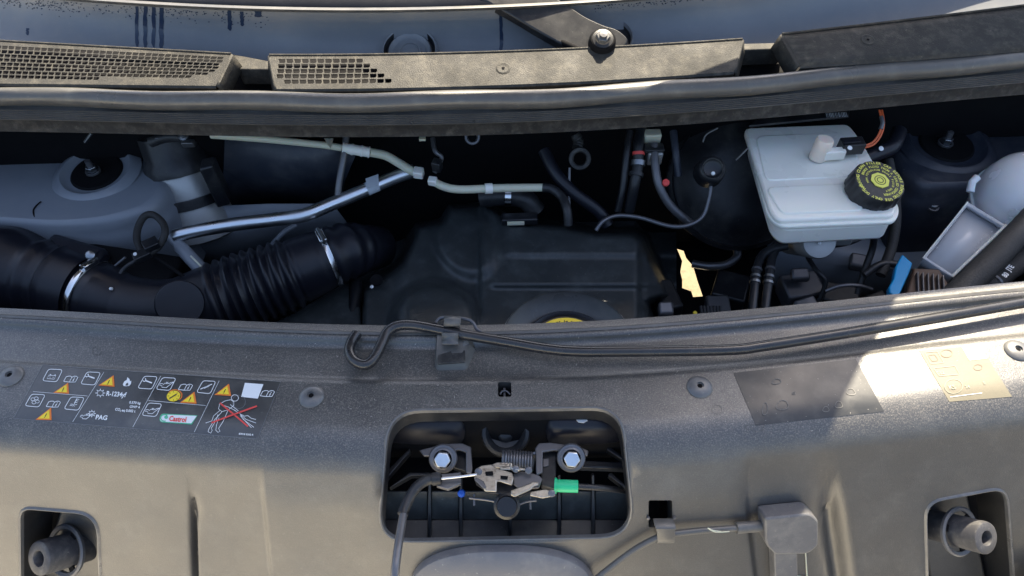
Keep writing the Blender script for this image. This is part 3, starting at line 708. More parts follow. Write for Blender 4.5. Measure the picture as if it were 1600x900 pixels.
# ------------------------------------------------------------------ engine cover
ec = T('engine_cover', 'large dusty black engine cover with rounded bulges in the middle of the bay', 'engine cover', W(800, 430, .70))
PO = [(560, 560), (566, 452), (600, 430), (628, 408), (652, 352), (690, 345), (700, 320), (760, 315), (800, 345), (880, 352), (930, 362), (985, 362), (1006, 372), (1030, 430), (1046, 462), (1014, 474), (1018, 505), (1030, 560)]
def pdist(u, v):
    ins = inpoly(u, v, PO); d = 1e9
    for i in range(len(PO)):
        x1, y1 = PO[i-1]; x2, y2 = PO[i]; dx, dy = x2-x1, y2-y1
        t = max(0, min(1, ((u-x1)*dx+(v-y1)*dy)/(dx*dx+dy*dy))); d = min(d, math.hypot(u-x1-t*dx, v-y1-t*dy))
    return d if ins else -d
def ez(u, v):
    d = pdist(u, v)
    z = .845-.00012*(v-430)
    # big bulge (left of centre), small one above, raised centre plateau
    a, b = (u-678)/72, (v-505)/66
    z += .028*ss(1.10, .78, math.hypot(a, b))
    a, b = (u-728-(v-385)*.25)/50, (v-378)/58
    z += .014*ss(1.15, .70, math.hypot(a, b))
    z += .015*ss(-6, 6, u-750)*ss(-6, 8, 1000-u)
    z -= .018*ss(0, 30, u-1000-(v-420)*.15)
    z += .007*ss(-3, 3, 448-v)*ss(760, 775, u)+.005*ss(-3, 3, 400-v)*ss(780, 800, u)
    z -= .012*ss(640, 610, u)
    z -= .14*ss(8, -10, d)
    return z
us = np.arange(545, 1060, 4.0); vv = np.arange(300, 562, 4.0)
MB().grid([[W(u, v, ez(u, v)) for u in us] for v in vv]).build('cover_shell', 'engine', ec, angle=80)
c_ = W(588, 438, .846); MB().lathe(c_, (0, -.3, .95), [(0, .011), (.0015, .010), (.0005, .008), (.0003, 1e-5)], 20).build('plug', 'matt', ec)
MB().lathe(W(581, 448, .848), (0, -.3, .95), [(0, .003), (.002, 1e-5)], 8).build('chip', 'ink', ec)
MB().tube(wp([(760, 347, .865), (762, 338, .87)], 2), .004)
sk = T('oil_filler_surround', 'wide black dished oil filler surround with a yellow warning disc', 'oil filler', W(885, 540, .84))
c_ = W(886, 534, .895); px = PX(c_); Z = Vector((0, -.04, 1))
MB().lathe(c_, Z, [(-.09, 78*px), (-.006, 102*px), (0, 103*px), (.0008, 102*px), (-.002, 100*px), (-.016, 82*px), (-.022, 72*px)], 72).build('dish', 'dish', sk)
rr0 = 102.5*px; MB().tube([c_+Vector((rr0*math.cos(t*math.pi/32), rr0*math.sin(t*math.pi/32), .0006)) for t in range(65)], .0011, 6, False).build('rim_bead', 'edge', sk)
MB().lathe(c_, Z, [(-.022, 73*px), (-.009, 69*px), (-.007, 66*px), (-.009, 63*px), (-.012, 60*px), (-.013, 1e-5)], 56).build('filler_cap', 'hose', sk)
yc = W(886, 541, .889); px = PX(yc)
dk = MB().lathe(yc, Z, [(-.004, 57*px), (0, 56*px), (.0003, 1e-5)], 56).build('warning_disc', 'yellow', sk)
def arc_text(mb, s, c, ax, up, r, size, a0, da, mi=0, inward=False, sx=1.0):
    ax = Vector(ax).normalized(); up = Vector(up); up = (up-ax*up.dot(ax)).normalized(); rt = up.cross(ax)
    for i, ch in enumerate(s):
        if ch == ' ': continue
        th = R(a0+da*i); d = up*math.cos(th)+rt*math.sin(th); tt = (rt*math.cos(th)-up*math.sin(th))
        if inward: d2, t2 = -d, -tt
        else: d2, t2 = d, tt
        vs_, fs = glyphs(ch); w_ = max(v[0] for v in vs_) if vs_ else .5
        mb.add([c+d*r+t2*(x-w_/2)*size*sx+d2*y*size for x, y in vs_], fs, mi)
t_ = MB(); arc_text(t_, 'degassant le processus', yc+Z*.0006, Z, (0, 1, 0), 46*px, .0062, -47, 4.6)
t_.build('warning_print', 'ink_black', sk, smooth=False)
sy = MB(); lo = rounded([(865, 508), (905, 508), (908, 530), (862, 530)], 5, 4); lo = [W(q.x, q.y, .8862) for q in lo]; sy.tube(lo+[lo[0]], .0006, 5)
sy.build('warning_symbol', 'ink_black', sk)

# black coolant hose neck with a silver band above the cover
hn = T('coolant_hose', 'black coolant hose stub with a silver clamp behind the engine cover', 'hose', W(790, 320, .88))
h_ = wp([(752, 308, .90), (775, 306, .905), (800, 306, .905), (822, 312, .90), (838, 330, .88)])
MB().tube(h_, .017, 22).build('hose_body', 'black', hn)
ring_on(h_, 794, .0182, .010, 'hose_clamp', 'chrome', hn)
MB().box(W(812, 342, .885), (.03, 0, 0), (0, .01, 0), (0, -.002, .008)).build('bracket', 'black', hn, bevel=.003)
MB().box(W(806, 348, .888), (.014, 0, 0), (0, .004, 0), (0, 0, .002)).build('brown_tab', 'cream', hn)

# ------------------------------------------------------------------ pipes and hoses right of centre
def hose(label, pts, r, m, cat='hose', name='hose', seg=14, bands=()):
    p = wp(pts)
    if not bands:
        o = MB().tube(p, r, seg).build(name, m); tag(o, label, cat); return o, p
    th = T(name, label, cat, p[0]); MB().tube(p, r, seg).build(name+'_body', m, th)
    for (t, rr_, ln, mm) in bands:
        i = int(t*(len(p)-1)); i = max(1, min(len(p)-2, i)); tt = (p[i+1]-p[i-1]).normalized()
        MB().lathe(p[i]-tt*ln/2, tt, [(0, r), (0, rr_), (ln, rr_), (ln, r)], 20).build('band', mm, th)
    return th, p
hose('thick black pipe with a red ring and silver collar right of the dark gap', [(1002, 200, 1.0), (998, 225, .99), (997, 255, .97), (992, 285, .95), (983, 330, .90)], .0085, 'black', bands=[(.40, .0100, .005, 'red'), (.52, .0115, .008, 'bolt'), (.66, .0115, .006, 'black')])
hose('slim dark pipe left of the pipe with the red ring', [(984, 205, 1.0), (979, 240, .98), (974, 290, .94), (965, 330, .90)], .0058, 'black')
hose('pale corrugated tube bending down beside the brake booster', [(1022, 225, .99), (1024, 260, .97), (1030, 290, .95), (1048, 322, .92), (1080, 350, .89)], .0068, 'bracket')
hose('thin black cable curving from the engine cover to the booster', [(931, 360, .895), (943, 345, .905), (965, 337, .905), (1000, 340, .905), (1045, 353, .905), (1075, 352, .91), (1098, 338, .92), (1108, 310, .94), (1112, 280, .96)], .0036, 'bracket', 'cable', 'vacuum_cable', 10)
hose('grey curved hose under the brake booster beside the sunlit gap', [(1082, 412, .74), (1110, 416, .745), (1135, 413, .75), (1152, 400, .76), (1150, 384, .77)], .0075, 'bracket')
vp = T('valve_block', 'pale plastic valve block behind the brake booster with a red plug', 'valve block', W(1020, 240, .97))
MB().box(W(1018, 214, .99), (.014, 0, 0), (0, .01, 0), (0, -.003, .012)).build('upper_block', 'cream', vp, bevel=.003)
MB().box(W(1022, 244, .97), (.012, 0, 0), (0, .01, 0), (0, -.003, .014)).build('lower_block', 'alloy', vp, bevel=.003)
MB().box(W(1021, 232, .985), (.016, 0, 0), (0, .01, 0), (0, -.003, .006)).build('collar', 'black', vp, bevel=.002)
MB().lathe(W(1040, 286, .955), (0, -.5, .85), [(0, .006), (.004, .0055), (.005, 1e-5)], 14).build('red_plug', 'red', vp)
MB().tube(wp([(1052, 205, 1.0), (1056, 240, .98), (1060, 275, .95)]), .006, 10).build('pipe', 'paint_shade', vp)
hk = T('grounding_ring', 'dusty ring eyelet hanging from the cowl in the dark centre', 'bracket', W(906, 245, .98))
c_ = W(906, 248, .98); a_ = (CAM-c_).normalized(); MB().lathe(c_, a_, [(0, .010), (.003, .012), (.003, .017), (0, .018), (-.003, .017), (-.003, .012), (0, .010)], 28).build('eyelet', 'lip', hk)
MB().tube(wp([(902, 232, .985), (904, 222, .99), (899, 210, 1.0)]), [.009, .008, .008]*5+[.007]*2, 10).build('stem', 'lip', hk)
h2 = T('hanging_ring', 'small dark ring eyelet under the cowl edge above the cream tube', 'bracket', W(738, 216, 1.0))
c_ = W(738, 214, 1.0); a_ = (CAM-c_).normalized(); MB().lathe(c_, a_, [(0, .007), (.003, .009), (.003, .012), (0, .013), (-.003, .012), (-.003, .009), (0, .007)], 24).build('eyelet', 'bracket', h2)
MB().box(W(660, 217, 1.02), (.005, 0, 0), (0, .003, 0), (0, 0, .002)).build('white_tab', 'cream', h2)

# brake booster
bb = T('brake_booster', 'large round black brake booster behind the white fluid reservoir', 'brake booster', W(1180, 330, .80))
c_ = W(1180, 278, .93)+Vector((-.006, .045, -.040)); ax = Vector((-.08, -.72, .62)).normalized()
MB().lathe(c_, ax, [(-.10, .120), (-.02, .122), (-.006, .124), (0, .120), (.004, .112), (.012, .10), (.026, .085), (.034, .06), (.036, .03), (.036, 1e-5)], 72).build('booster_shell', 'black', bb)
MB().lathe(c_, ax, [(.003, .1165), (.0065, .1155), (.003, .114)], 72).build('crimp_ring', 'black', bb)
c2 = W(1113, 264, .985); a2 = Vector((-.05, -.62, .78)).normalized()
MB().lathe(c2, a2, [(-.03, .024), (-.004, .022), (.002, .020), (.004, .017), (.0, .014), (-.002, .010), (-.002, 1e-5)], 36).build('check_valve', 'black', bb)
MB().lathe(c2+a2*.003, a2, [(0, .0165), (.0016, .0158), (0, .0150)], 36).build('valve_rim', 'rubber', bb)
MB().lathe(c2+Vector((0, -.008, -.002)), a2, [(0, .0032), (.002, .002), (.0022, 1e-5)], 12).build('paint_dot', 'ink', bb)
MB().tube(wp([(1098, 222, 1.0), (1104, 210, 1.01), (1122, 200, 1.02)]), .0014, 6).build('rib', 'rubber', bb)
MB().tube(wp([(1150, 250, 1.0), (1160, 240, 1.01), (1168, 232, 1.015)]), .0014, 6).build('rib', 'rubber', bb)

# brake fluid reservoir
rv = T('brake_fluid_reservoir', 'white translucent brake fluid reservoir with a black screw cap', 'fluid reservoir', W(1300, 350, .93))
def slab(outline, r, z, h, shr=0):
    q = rounded(outline, r, 5); tp = [W(p.x, p.y, z) for p in q]; c = sum(tp, Vector())/len(tp)
    return MB().prism([c+(p-c)*(1-shr) for p in tp], (0, 0, -h))
top = [(1162, 199), (1326, 193), (1348, 222), (1402, 318), (1398, 336), (1217, 344), (1204, 330)]
slab(top, [10, 10, 20, 12, 10, 12, 12], .992, .012).build('lid', 'white', rv, bevel=.0035)
low = [(1164, 206), (1330, 198), (1407, 326), (1400, 346), (1220, 354), (1200, 338)]
slab(low, [10, 10, 12, 12, 12, 14], .984, .007).build('flange', 'white', rv, bevel=.002)
slab([(1168, 208), (1328, 202), (1400, 334), (1394, 350), (1226, 359), (1208, 344)], 12, .977, .035, .03).build('tank', 'white', rv, bevel=.006)
q = rounded([(1196, 292), (1330, 286), (1352, 328), (1222, 334)], 12, 5)
MB().prism([W(p.x, p.y, .9945) for p in q], (0, 0, -.004)).build('lid_pad', 'white', rv, bevel=.002)
q = rounded([(1180, 212), (1318, 206), (1340, 240), (1345, 275), (1196, 282)], 12, 5)
MB().prism([W(p.x, p.y, .9935) for p in q], (0, 0, -.004)).build('lid_pad', 'white', rv, bevel=.002)
cp = W(1277, 247, .994); a2 = Vector((.10, .06, 1)).normalized()
MB().lathe(cp, a2, [(0, .0135), (.032, .0135), (.035, .0118), (.0355, 1e-5)], 28).build('sensor_post', 'knob', rv)
MB().box(W(1303, 240, 1.006), (.016, .001, 0), (0, .007, 0), (0, 0, .008)).build('sensor_arm', 'white', rv, bevel=.002)
# cap
cc = W(1360, 300, .994); ca2 = Vector((.10, -.22, 1)).normalized(); rC = .0385
MB().lathe(cc, ca2, [(-.002, rC*.97), (.001, rC*1.04), (.006, rC*1.02), (.024, rC*.98), (.027, rC*.93), (.027, 1e-5)], 112, jag=lambda k: 1.0 if k % 8 < 5 else .975).build('screw_cap', 'black', rv, angle=28)
tc_ = cc+ca2*.0275; tx = MB()
upv = Vector((.15, 1, 0))
arc_text(tx, 'CLEAN FILLER CAP BEFORE REMOVING', tc_, ca2, upv, rC*.78, .0062, -72, 7.0, sx=.95)
arc_text(tx, 'WARNING', tc_, ca2, upv, rC*.78, .0062, -128, 7.0, sx=.95)
arc_text(tx, 'BRAKE FLUID FROM A SEALED CONTAINER', tc_, ca2, upv, rC*.615, .0052, -74, 7.2, sx=.95)
arc_text(tx, 'USE ONLY DOT 4', tc_, ca2, upv, rC*.84, .0060, 158, 6.4, sx=.95)
arc_text(tx, 'NON PETROLEUM BRAKE FLUID ONLY', tc_, ca2, upv, rC*.47, .0042, -110, 9.2, sx=.95)
tx.build('cap_lettering', 'cap_ink', rv, smooth=False)
em = MB(); a = ca2.orthogonal().normalized(); b = ca2.cross(a)
em.prism([tc_-ca2*.0003+(a*math.cos(k*math.pi/4)+b*math.sin(k*math.pi/4))*rC*.36 for k in range(8)], ca2*.0012)
eo = em.build('cap_emblem', 'cap_ink', rv)
em = MB()
for rr_ in (.13, .22): em.lathe(tc_+ca2*.0009, ca2, [(0, rC*rr_), (.0006, rC*(rr_-.012)), (0, rC*(rr_-.03))], 24)
em.build('cap_rings', 'black', rv)
# master cylinder
mcy = T('master_cylinder', 'cast alloy brake master cylinder end under the white reservoir', 'master cylinder', W(1283, 390, .84))
c_ = W(1281, 378, .935); ax = Vector((-.03, -.75, .66)).normalized()
MB().lathe(c_, ax, [(-.12, .027), (-.02, .026), (-.004, .026), (0, .024), (.001, .010), (.0, .003), (0, 1e-5)], 40).build('barrel', 'alloy', mcy)
MB().lathe(W(1281, 380, .937), ax, [(0, .0025), (.002, 1e-5)], 10).build('centre_mark', 'ink', mcy)
MB().box(W(1240, 352, .93), (.022, 0, 0), (0, .016, 0), (0, 0, .022)).build('left_boss', 'cell', mcy, bevel=.006)
MB().box(W(1315, 366, .92), (.016, 0, 0), (0, .012, 0), (0, 0, .016)).build('port_boss', 'alloy', mcy, bevel=.005)
MB().lathe(W(1330, 358, .925), (1, -.2, .3), [(0, .011), (.012, .011), (.013, .007), (.02, .007), (.02, 1e-5)], 20).build('port_nut', 'bracket', mcy)
# connector with orange wires
cn = T('sensor_connector', 'black connector plug with a white dot and orange wires on the reservoir', 'connector', W(1330, 228, 1.0))
MB().box(W(1330, 228, 1.010), (.0175, .001, 0), (0, .011, 0), (0, -.001, .010)).build('plug', 'black', cn, bevel=.0015)
MB().box(W(1331, 221, 1.021), (.013, .001, 0), (0, .004, 0), (0, -.001, .0018)).build('latch_tab', 'hose', cn, bevel=.001)
MB().lathe(W(1328, 231, 1.021), (0, -.4, .9), [(0, .0038), (.0008, .003), (.001, 1e-5)], 12).build('paint_dot', 'ink', cn)
MB().tube(wp([(1350, 228, 1.01), (1364, 222, 1.012), (1374, 208, 1.02), (1378, 192, 1.03), (1374, 172, 1.04)]), .0016, 8).build('orange_wire', 'wire', cn)
MB().tube(wp([(1350, 231, 1.01), (1366, 225, 1.010), (1377, 210, 1.018), (1381, 192, 1.03), (1378, 172, 1.04)]), .0016, 8).build('red_wire', 'wire', cn)
MB().tube(wp([(1376, 202, 1.024), (1379, 192, 1.03), (1377, 182, 1.035)]), .0032, 10).build('tape_wrap', 'bracket', cn)
hb_ = T('wiring_conduit', 'black wiring conduit passing behind the reservoir cap', 'conduit', W(1370, 240, .96))
MB().tube(wp([(1345, 250, .97), (1370, 240, .975), (1395, 228, .98), (1405, 205, .985)]), .012, 14).build('conduit', 'hose', hb_)
MB().lathe(W(1377, 232, .99), (0, -.5, .85), [(0, .004), (.001, 1e-5)], 10).build('paint_dot', 'ink', hb_)
bl = T('battery_tag', 'black tag with a white barcode strip tucked under the cowl seal', 'label tag', W(1290, 190, 1.0))
MB().prism([W(u, v, 1.02) for u, v in ((1180, 188), (1330, 152), (1327, 181), (1170, 196))], (0, 0, -.004)).build('tag_plate', 'black', bl, bevel=.001)
tb = MB()
for k in range(14):
    u = 1290+k*2.4; w_ = random.choice((.6, 1.0, 1.4)); v = 178-.04*(u-1290)+1.5
    tb.add([W(u, v-3, 1.0212), W(u+w_, v-3, 1.0212), W(u+w_+2, v+4, 1.0212), W(u+2, v+4, 1.0212)], [(0, 1, 2, 3)])
tb.build('barcode', 'ink', bl, smooth=False)

# dark bolts and bits at the right
for (u, v, z, lb) in ((1457, 324, .872, 'pale bolt head on the dark inner wing beside the washer bottle'), (1297, 166, 1.02, None)):
    if lb:
        c_ = W(u, v, z+.004); b_ = T('wing_bolt', lb, 'bolt', c_)
        MB().lathe(c_, (0, -.2, 1), [(0, .010), (.003, .010), (.003, .007)], 20).build('washer', 'bracket', b_)
        hexhead(c_+Vector((0, 0, .002)), (0, -.2, 1), .0068, .006).build('hex_head', 'bolt', b_, bevel=.001)

# washer bottle neck at the right edge
wb = T('washer_bottle', 'translucent washer fluid bottle with a domed top at the right edge', 'washer bottle', W(1590, 330, .85))
c_ = W(1604, 318, .915); ax = Vector((-.05, -.25, .97)).normalized()
MB().lathe(c_, ax, [(-.09, .074), (-.02, .078), (-.008, .083), (-.002, .083), (.0, .080), (.015, .080), (.038, .074), (.058, .060), (.072, .040), (.080, .018), (.082, 1e-5)], 56).build('dome', 'cell_dome', wb)
MB().tube([W(1516, 300, .945), W(1519, 285, .955), W(1527, 277, .96)], .006, 10).build('moulding_lug', 'cell_dome', wb)
fo = [(1512, 316), (1572, 352), (1487, 433), (1442, 404)]
zt = [.935, .93, .885, .885]
outer = [W(u, v, z) for (u, v), z in zip(fo, zt)]
c0 = sum(outer, Vector())/4; inner = [c0+(p-c0)*.94 for p in outer]; nrm = (outer[1]-outer[0]).cross(outer[2]-outer[0]).normalized()
if nrm.z < 0: nrm = -nrm
mb = MB(); mb.grid([outer, inner], 0, True); mb.grid([inner, [p-nrm*.012 for p in inner]], 0, True); mb.add([p-nrm*.012 for p in inner], [(0, 1, 2, 3)]); mb.grid([outer, [p-nrm*.045 for p in outer]], 0, True)
mb.build('moulded_foot', 'cell', wb, solid=.0015)
MB().tube([outer[1]+nrm*.001, outer[2]+nrm*.001], .0022, 8).build('foot_edge', 'white', wb)
MB().tube([outer[0]+nrm*.001, outer[3]+nrm*.001], .0014, 8).build('foot_edge', 'white', wb)
c_ = W(1475, 411, .870); MB().lathe(c_, nrm, [(0, .011), (.003, .011), (.003, .007)], 20).build('foot_washer', 'bolt', wb)
hexhead(c_+nrm*.002, nrm, .007, .006).build('foot_bolt', 'bolt', wb, bevel=.001)
# braided sleeve and printed hose
p_ = wp([(1462, 492, .93), (1500, 455, .945), (1545, 412, .955), (1590, 365, .96), (1650, 300, .965)], 14)
cs = MB().tube(p_, [.0175+.0005*(i % 2) for i in range(len(p_))], 22).build('braided_conduit', 'braid'); tag(cs, 'thick black braided conduit slanting across the lower right of the bay', 'conduit')
ph, pp = hose('dark printed hose with pale markings below the braided conduit', [(1512, 478, .90), (1545, 446, .905), (1580, 418, .91), (1660, 370, .92)], .0165, 'braid', 'hose', 'printed_hose', 20, bands=[(.38, .0172, .004, 'bracket')])
tx = MB(); 
for k, (u, v, s) in enumerate(((1556, 428, 'M10'), (1566, 420, '4S2'), (1578, 424, 'JTE'), (1572, 434, '80'))):
    vs_, fs = glyphs(s); o_ = W(u, v, .9285); e1 = (W(u+8, v-8, .9285)-o_).normalized()*.010; e2 = Vector((-e1.y, e1.x, 0)); tx.add([o_+e1*x+e2*y for x, y in vs_], fs)
tx.build('hose_print', 'ink', ph, smooth=False)

# blue clip and finned module
bc = MB().prism([W(u, v, .905) for u, v in ((1410, 397), (1418, 404), (1426, 411), (1420, 428), (1403, 466), (1390, 457), (1389, 448), (1396, 436), (1397, 430), (1400, 415))], (.004, .006, -.018)).build('blue_clip', 'blue', bevel=.002)
tag(bc, 'bright blue plastic clip beside the finned module', 'clip')
fm = T('finned_module', 'dark brown control module with cooling fins below the washer bottle', 'control module', W(1445, 450, .86))
MB().prism([W(u, v, .885) for u, v in ((1428, 418), (1468, 420), (1500, 470), (1412, 475))], (0, 0, -.03)).build('module_body', 'brown', fm, bevel=.003)
for k in range(6):
    u = 1434+k*8
    MB().prism([W(u-1.2, 424+k*1, .892), W(u+1.8, 424+k*1, .892), W(u+4, 472, .892), W(u+1, 472, .892)], (0, 0, -.012)).build('fin', 'bracket', fm, bevel=.001)
# lines with silver bands
for lb, q in (('left one of two black brake hoses with silver bands', [(1174, 502, .86), (1178, 460, .875), (1182, 425, .885), (1188, 404, .89), (1202, 391, .895), (1230, 384, .90)]),
              ('right one of two black brake hoses with silver bands', [(1193, 505, .86), (1198, 462, .875), (1203, 425, .885), (1208, 398, .89), (1224, 376, .90), (1262, 372, .90)])):
    th, pp = hose(lb, q, .0068, 'black', 'hose', 'brake_hose', 14, bands=[(.30, .0082, .004, 'bolt'), (.37, .0082, .004, 'bolt'), (.44, .0080, .004, 'bracket')])
    th.o['group'] = 'brake hoses with silver bands'
hose('thin black pipe running level under the reservoir', [(1200, 395, .89), (1225, 372, .90), (1280, 384, .89), (1330, 378, .89), (1362, 360, .90)], .0042, 'black', 'pipe', 'brake_pipe', 10)
hose('black cable dropping beside the reservoir to the bay floor', [(1366, 352, .92), (1364, 385, .88), (1352, 420, .85), (1340, 460, .82)], .0055, 'black', 'cable', 'cable', 10)
hose('thin dark cable looping in the lower right gloom', [(1290, 455, .84), (1312, 447, .85), (1340, 446, .85), (1362, 452, .84)], .003, 'bracket', 'cable', 'cable', 8)
hose('thin dark hose crossing the gloom under the reservoir', [(1262, 402, .84), (1275, 422, .84), (1290, 440, .83), (1280, 470, .8)], .004, 'black', 'hose', 'hose', 8)
hose('dark heater hose sloping behind the centre of the bay', [(850, 235, .97), (868, 270, .95), (895, 300, .93), (935, 330, .90), (950, 352, .88)], .010, 'hose', 'hose', 'heater_hose', 14)
hose('dark twin line dropping beside the grounding ring', [(890, 262, .96), (889, 300, .93), (890, 345, .90)], .0022, 'bracket', 'cable', 'thin_line', 8)
hose('black loom hanging over the right inner wing', [(1388, 250, .95), (1396, 290, .93), (1400, 340, .91), (1392, 390, .88), (1376, 430, .86)], .008, 'braid', 'cable', 'wiring_loom', 12)
hose('dark pipe behind the blue clip reaching the finned module', [(1350, 430, .86), (1372, 415, .87), (1392, 412, .87), (1420, 420, .87)], .006, 'black', 'pipe', 'coolant_pipe', 10)
hose('dark hose low between intake bellows and engine cover', [(548, 420, .80), (556, 450, .80), (552, 490, .79), (545, 530, .78)], .011, 'black', 'hose', 'breather_hose', 12)
# gearbox bits in the gloom
random.seed(21)
gb = T('gearbox', 'dark gearbox castings and brackets deep below the brake booster', 'gearbox', W(1180, 460, .6))
for k, (u, v, z, a, b, h, m) in enumerate(((1138, 462, .70, .03, .03, .03, 'black'), (1040, 476, .74, .018, .03, .03, 'black'), (1250, 455, .72, .035, .025, .02, 'bracket'), (1120, 488, .74, .02, .02, .02, 'bracket'), (1310, 470, .74, .03, .02, .02, 'black'), (1260, 478, .78, .02, .012, .006, 'bracket'), (1370, 475, .78, .02, .015, .01, 'black'), (1040, 485, .82, .012, .01, .008, 'bracket'), (1250, 430, .76, .016, .010, .006, 'bracket'), (1340, 410, .78, .014, .012, .008, 'bracket'))):
    t = random.uniform(-.6, .6); MB().box(W(u, v, z), (a*math.cos(t), a*math.sin(t), 0), (-b*math.sin(t), b*math.cos(t), .004), (0, 0, h)).build('casting', m, gb, bevel=.004)
for k in range(7):
    u = 1095+k*5; MB().tube([W(u, 478, .80), W(u+2, 500, .79)], .0025, 6).build('gaiter_rib', 'black', gb)
yd = MB().lathe(W(1086, 489, .82), (0, -.5, .85), [(0, .0035), (.003, .0025), (.0032, 1e-5)], 12).build('yellow_plug', 'yellow'); tag(yd, 'tiny yellow plug deep in the bay below the sunlit gap', 'plug')
hc = T('heat_shield', 'dark block and heat shield in front of the engine cover at left', 'shield', W(450, 470, .7))
MB().prism([W(u, v, .80) for u, v in ((395, 520), (470, 480), (556, 430), (566, 520))], (0, 0, -.05)).build('shield_plate', 'engine', hc, bevel=.005)
# ------------------------------------------------------------------ push-in screws of the slam panel (parts)
def screw(u, v, r=.0145, m='screw', tilt=(0, 0)):
    p = SP(u, v); n = (PN(p)+Vector((tilt[0], tilt[1], 0))).normalized()
    o = MB().lathe(p, n, [(-.001, r*1.02), (.0008, r*1.04), (.0022, r*.98), (.0042, r*.72), (.0052, r*.40), (.0052, r*.30), (.0030, r*.26), (.0030, 1e-5)], 40).build('push_screw', m, FP)
    MB().lathe(p, n, [(.0032, r*.22), (.0034, 1e-5)], 6).build('drive_socket', 'matt', o)
    return o
screw(17, 588); screw(487, 620); screw(1093, 605); screw(1589, 548)

# ------------------------------------------------------------------ labels
def patch(loop, off, m, name, par=FP, thick=.0004, sub=6):
    lp = []
    for i in range(len(loop)):
        a, b = Vector(loop[i]), Vector(loop[(i+1) % len(loop)])
        for k in range(sub): lp.append(a.lerp(b, k/sub))
    c = sum(lp, Vector((0, 0)))/len(lp); mb = MB(); rings = []
    for t in (1, .8, .6, .4, .2): rings.append([SP(*(c+(p-c)*t), off=off) for p in lp])
    base = [SP(*p, off=.0000) for p in lp]
    mb.grid([base]+rings, 0, True); mb.fan(rings[-1], 0, SP(c.x, c.y, off=off))
    return mb.build(name, m, par)
def DP(u, v, d): return SP(u, v, raw=True)+ray(u, v).normalized()*d
def Z1(a, b): return (a/3.636, 480+b/3.636)          # enlarged crop -> photo pixel
class Print:                                          # flat print on the panel, one mesh for one label
    def __init__(s, off): s.mb = MB(); s.off = off; s.n = 0; s.mats = []
    def mi(s, m):
        if m not in s.mats: s.mats.append(m)
        return s.mats.index(m)
    def poly(s, pts, m='ink', lift=0):
        s.mb.add([SP(*p, off=s.off+lift) for p in pts], [tuple(range(len(pts)))], s.mi(m))
    def fanp(s, pts, m='ink', lift=0):
        c = (sum(p[0] for p in pts)/len(pts), sum(p[1] for p in pts)/len(pts)); q = list(pts)+[c]; n = len(pts)
        s.mb.add([SP(*p, off=s.off+lift) for p in q], [(i, (i+1) % n, n) for i in range(n)], s.mi(m))
    def line(s, pts, w=.9, m='ink', closed=False, lift=0):
        P0 = [Vector((p[0], p[1])) for p in pts]; P = []
        for i in range(len(P0) if closed else len(P0)-1):
            a, b = P0[i], P0[(i+1) % len(P0)]; k = max(1, int((b-a).length/7)); P += [a.lerp(b, j/k) for j in range(k)]
        if not closed: P.append(P0[-1])
        n = len(P); L = []; Q = []
        for i in range(n):
            a = P[i-1] if (closed or i > 0) else P[i]; b = P[(i+1) % n] if (closed or i < n-1) else P[i]
            t = (b-a).normalized(); nn = Vector((-t.y, t.x))*w/2; L.append(P[i]+nn); Q.append(P[i]-nn)
        vs_ = [SP(*p, off=s.off+lift) for p in L]+[SP(*p, off=s.off+lift) for p in Q]
        s.mb.add(vs_, [(i, (i+1) % n, n+(i+1) % n, n+i) for i in range(n if closed else n-1)], s.mi(m))
    def text(s, st, org, e1, e2, m='ink', lift=0):    # e1, e2: pixel vectors of one em along and up
        vs_, fs = glyphs(st)
        s.mb.add([SP(org[0]+x*e1[0]+y*e2[0], org[1]+x*e1[1]+y*e2[1], off=s.off+lift) for x, y in vs_], fs, s.mi(m))
    def build(s, name, par): return s.mb.build(name, s.mats, par, smooth=False)
LBL = [(67, 571), (439, 597), (403, 686), (22, 654)]
lab = patch(LBL, .0005, 'label', 'warning_label')
lab['label'] = 'wide dark warning label with white pictograms and yellow triangles'
P = Print(.0010)
EA = Vector((1, .080)); EB = Vector((.48, -.88))      # directions along and up the label, in pixels
def lz(a, b): return Z1(a, b)
def loc(o, x, y): return (o[0]+EA.x*x+EB.x*y, o[1]+EA.y*x+EB.y*y)
P.line([LBL[0], LBL[1], LBL[2], LBL[3]], .45, 'dim_ink', True)
for a in (((592, 372), (416, 652)), ((915, 394), (757, 682)), ((1247, 420), (1106, 710)), ((190, 482), (500, 507)), ((845, 533), (1170, 561))):
    P.line([lz(*a[0]), lz(*a[1])], .55)
def icon_box(quad):
    q = rounded([lz(*c) for c in quad], 4.2, 4); P.line([(p.x, p.y) for p in q], 1.0, 'ink', True)
for q in (((278, 354), (358, 358), (325, 427), (243, 420)), ((497, 370), (574, 374), (540, 445), (460, 438)), ((822, 394), (897, 398), (864, 468), (784, 462)), ((925, 402), (1002, 406), (966, 476), (888, 468)),
          ((1155, 420), (1228, 424), (1196, 494), (1118, 486)), ((182, 496), (260, 500), (223, 570), (144, 562)), ((405, 512), (482, 516), (447, 588), (366, 580)), ((845, 546), (922, 552), (888, 624), (808, 616))):
    icon_box(q)
def book(a, b):
    o = lz(a, b); L = lambda x, y: loc(o, x, y)
    P.line([L(0, 0), L(0, 8), L(3, 9.6), L(6.5, 9.8), L(9, 8.4), L(12, 10.4), L(15, 10.4), L(18, 9), L(18, .5), L(9, -.4), L(0, 0)], 1.0)
    P.line([L(9, -.4), L(9, 8.6)], .9); P.line([L(13.5, 1.6), L(13.5, 5.6)], 1.3); P.line([L(13.4, 6.8), L(13.6, 8.2)], 1.3)
for a, b in ((364, 424), (265, 566), (1015, 470), (1480, 506)): book(a, b)
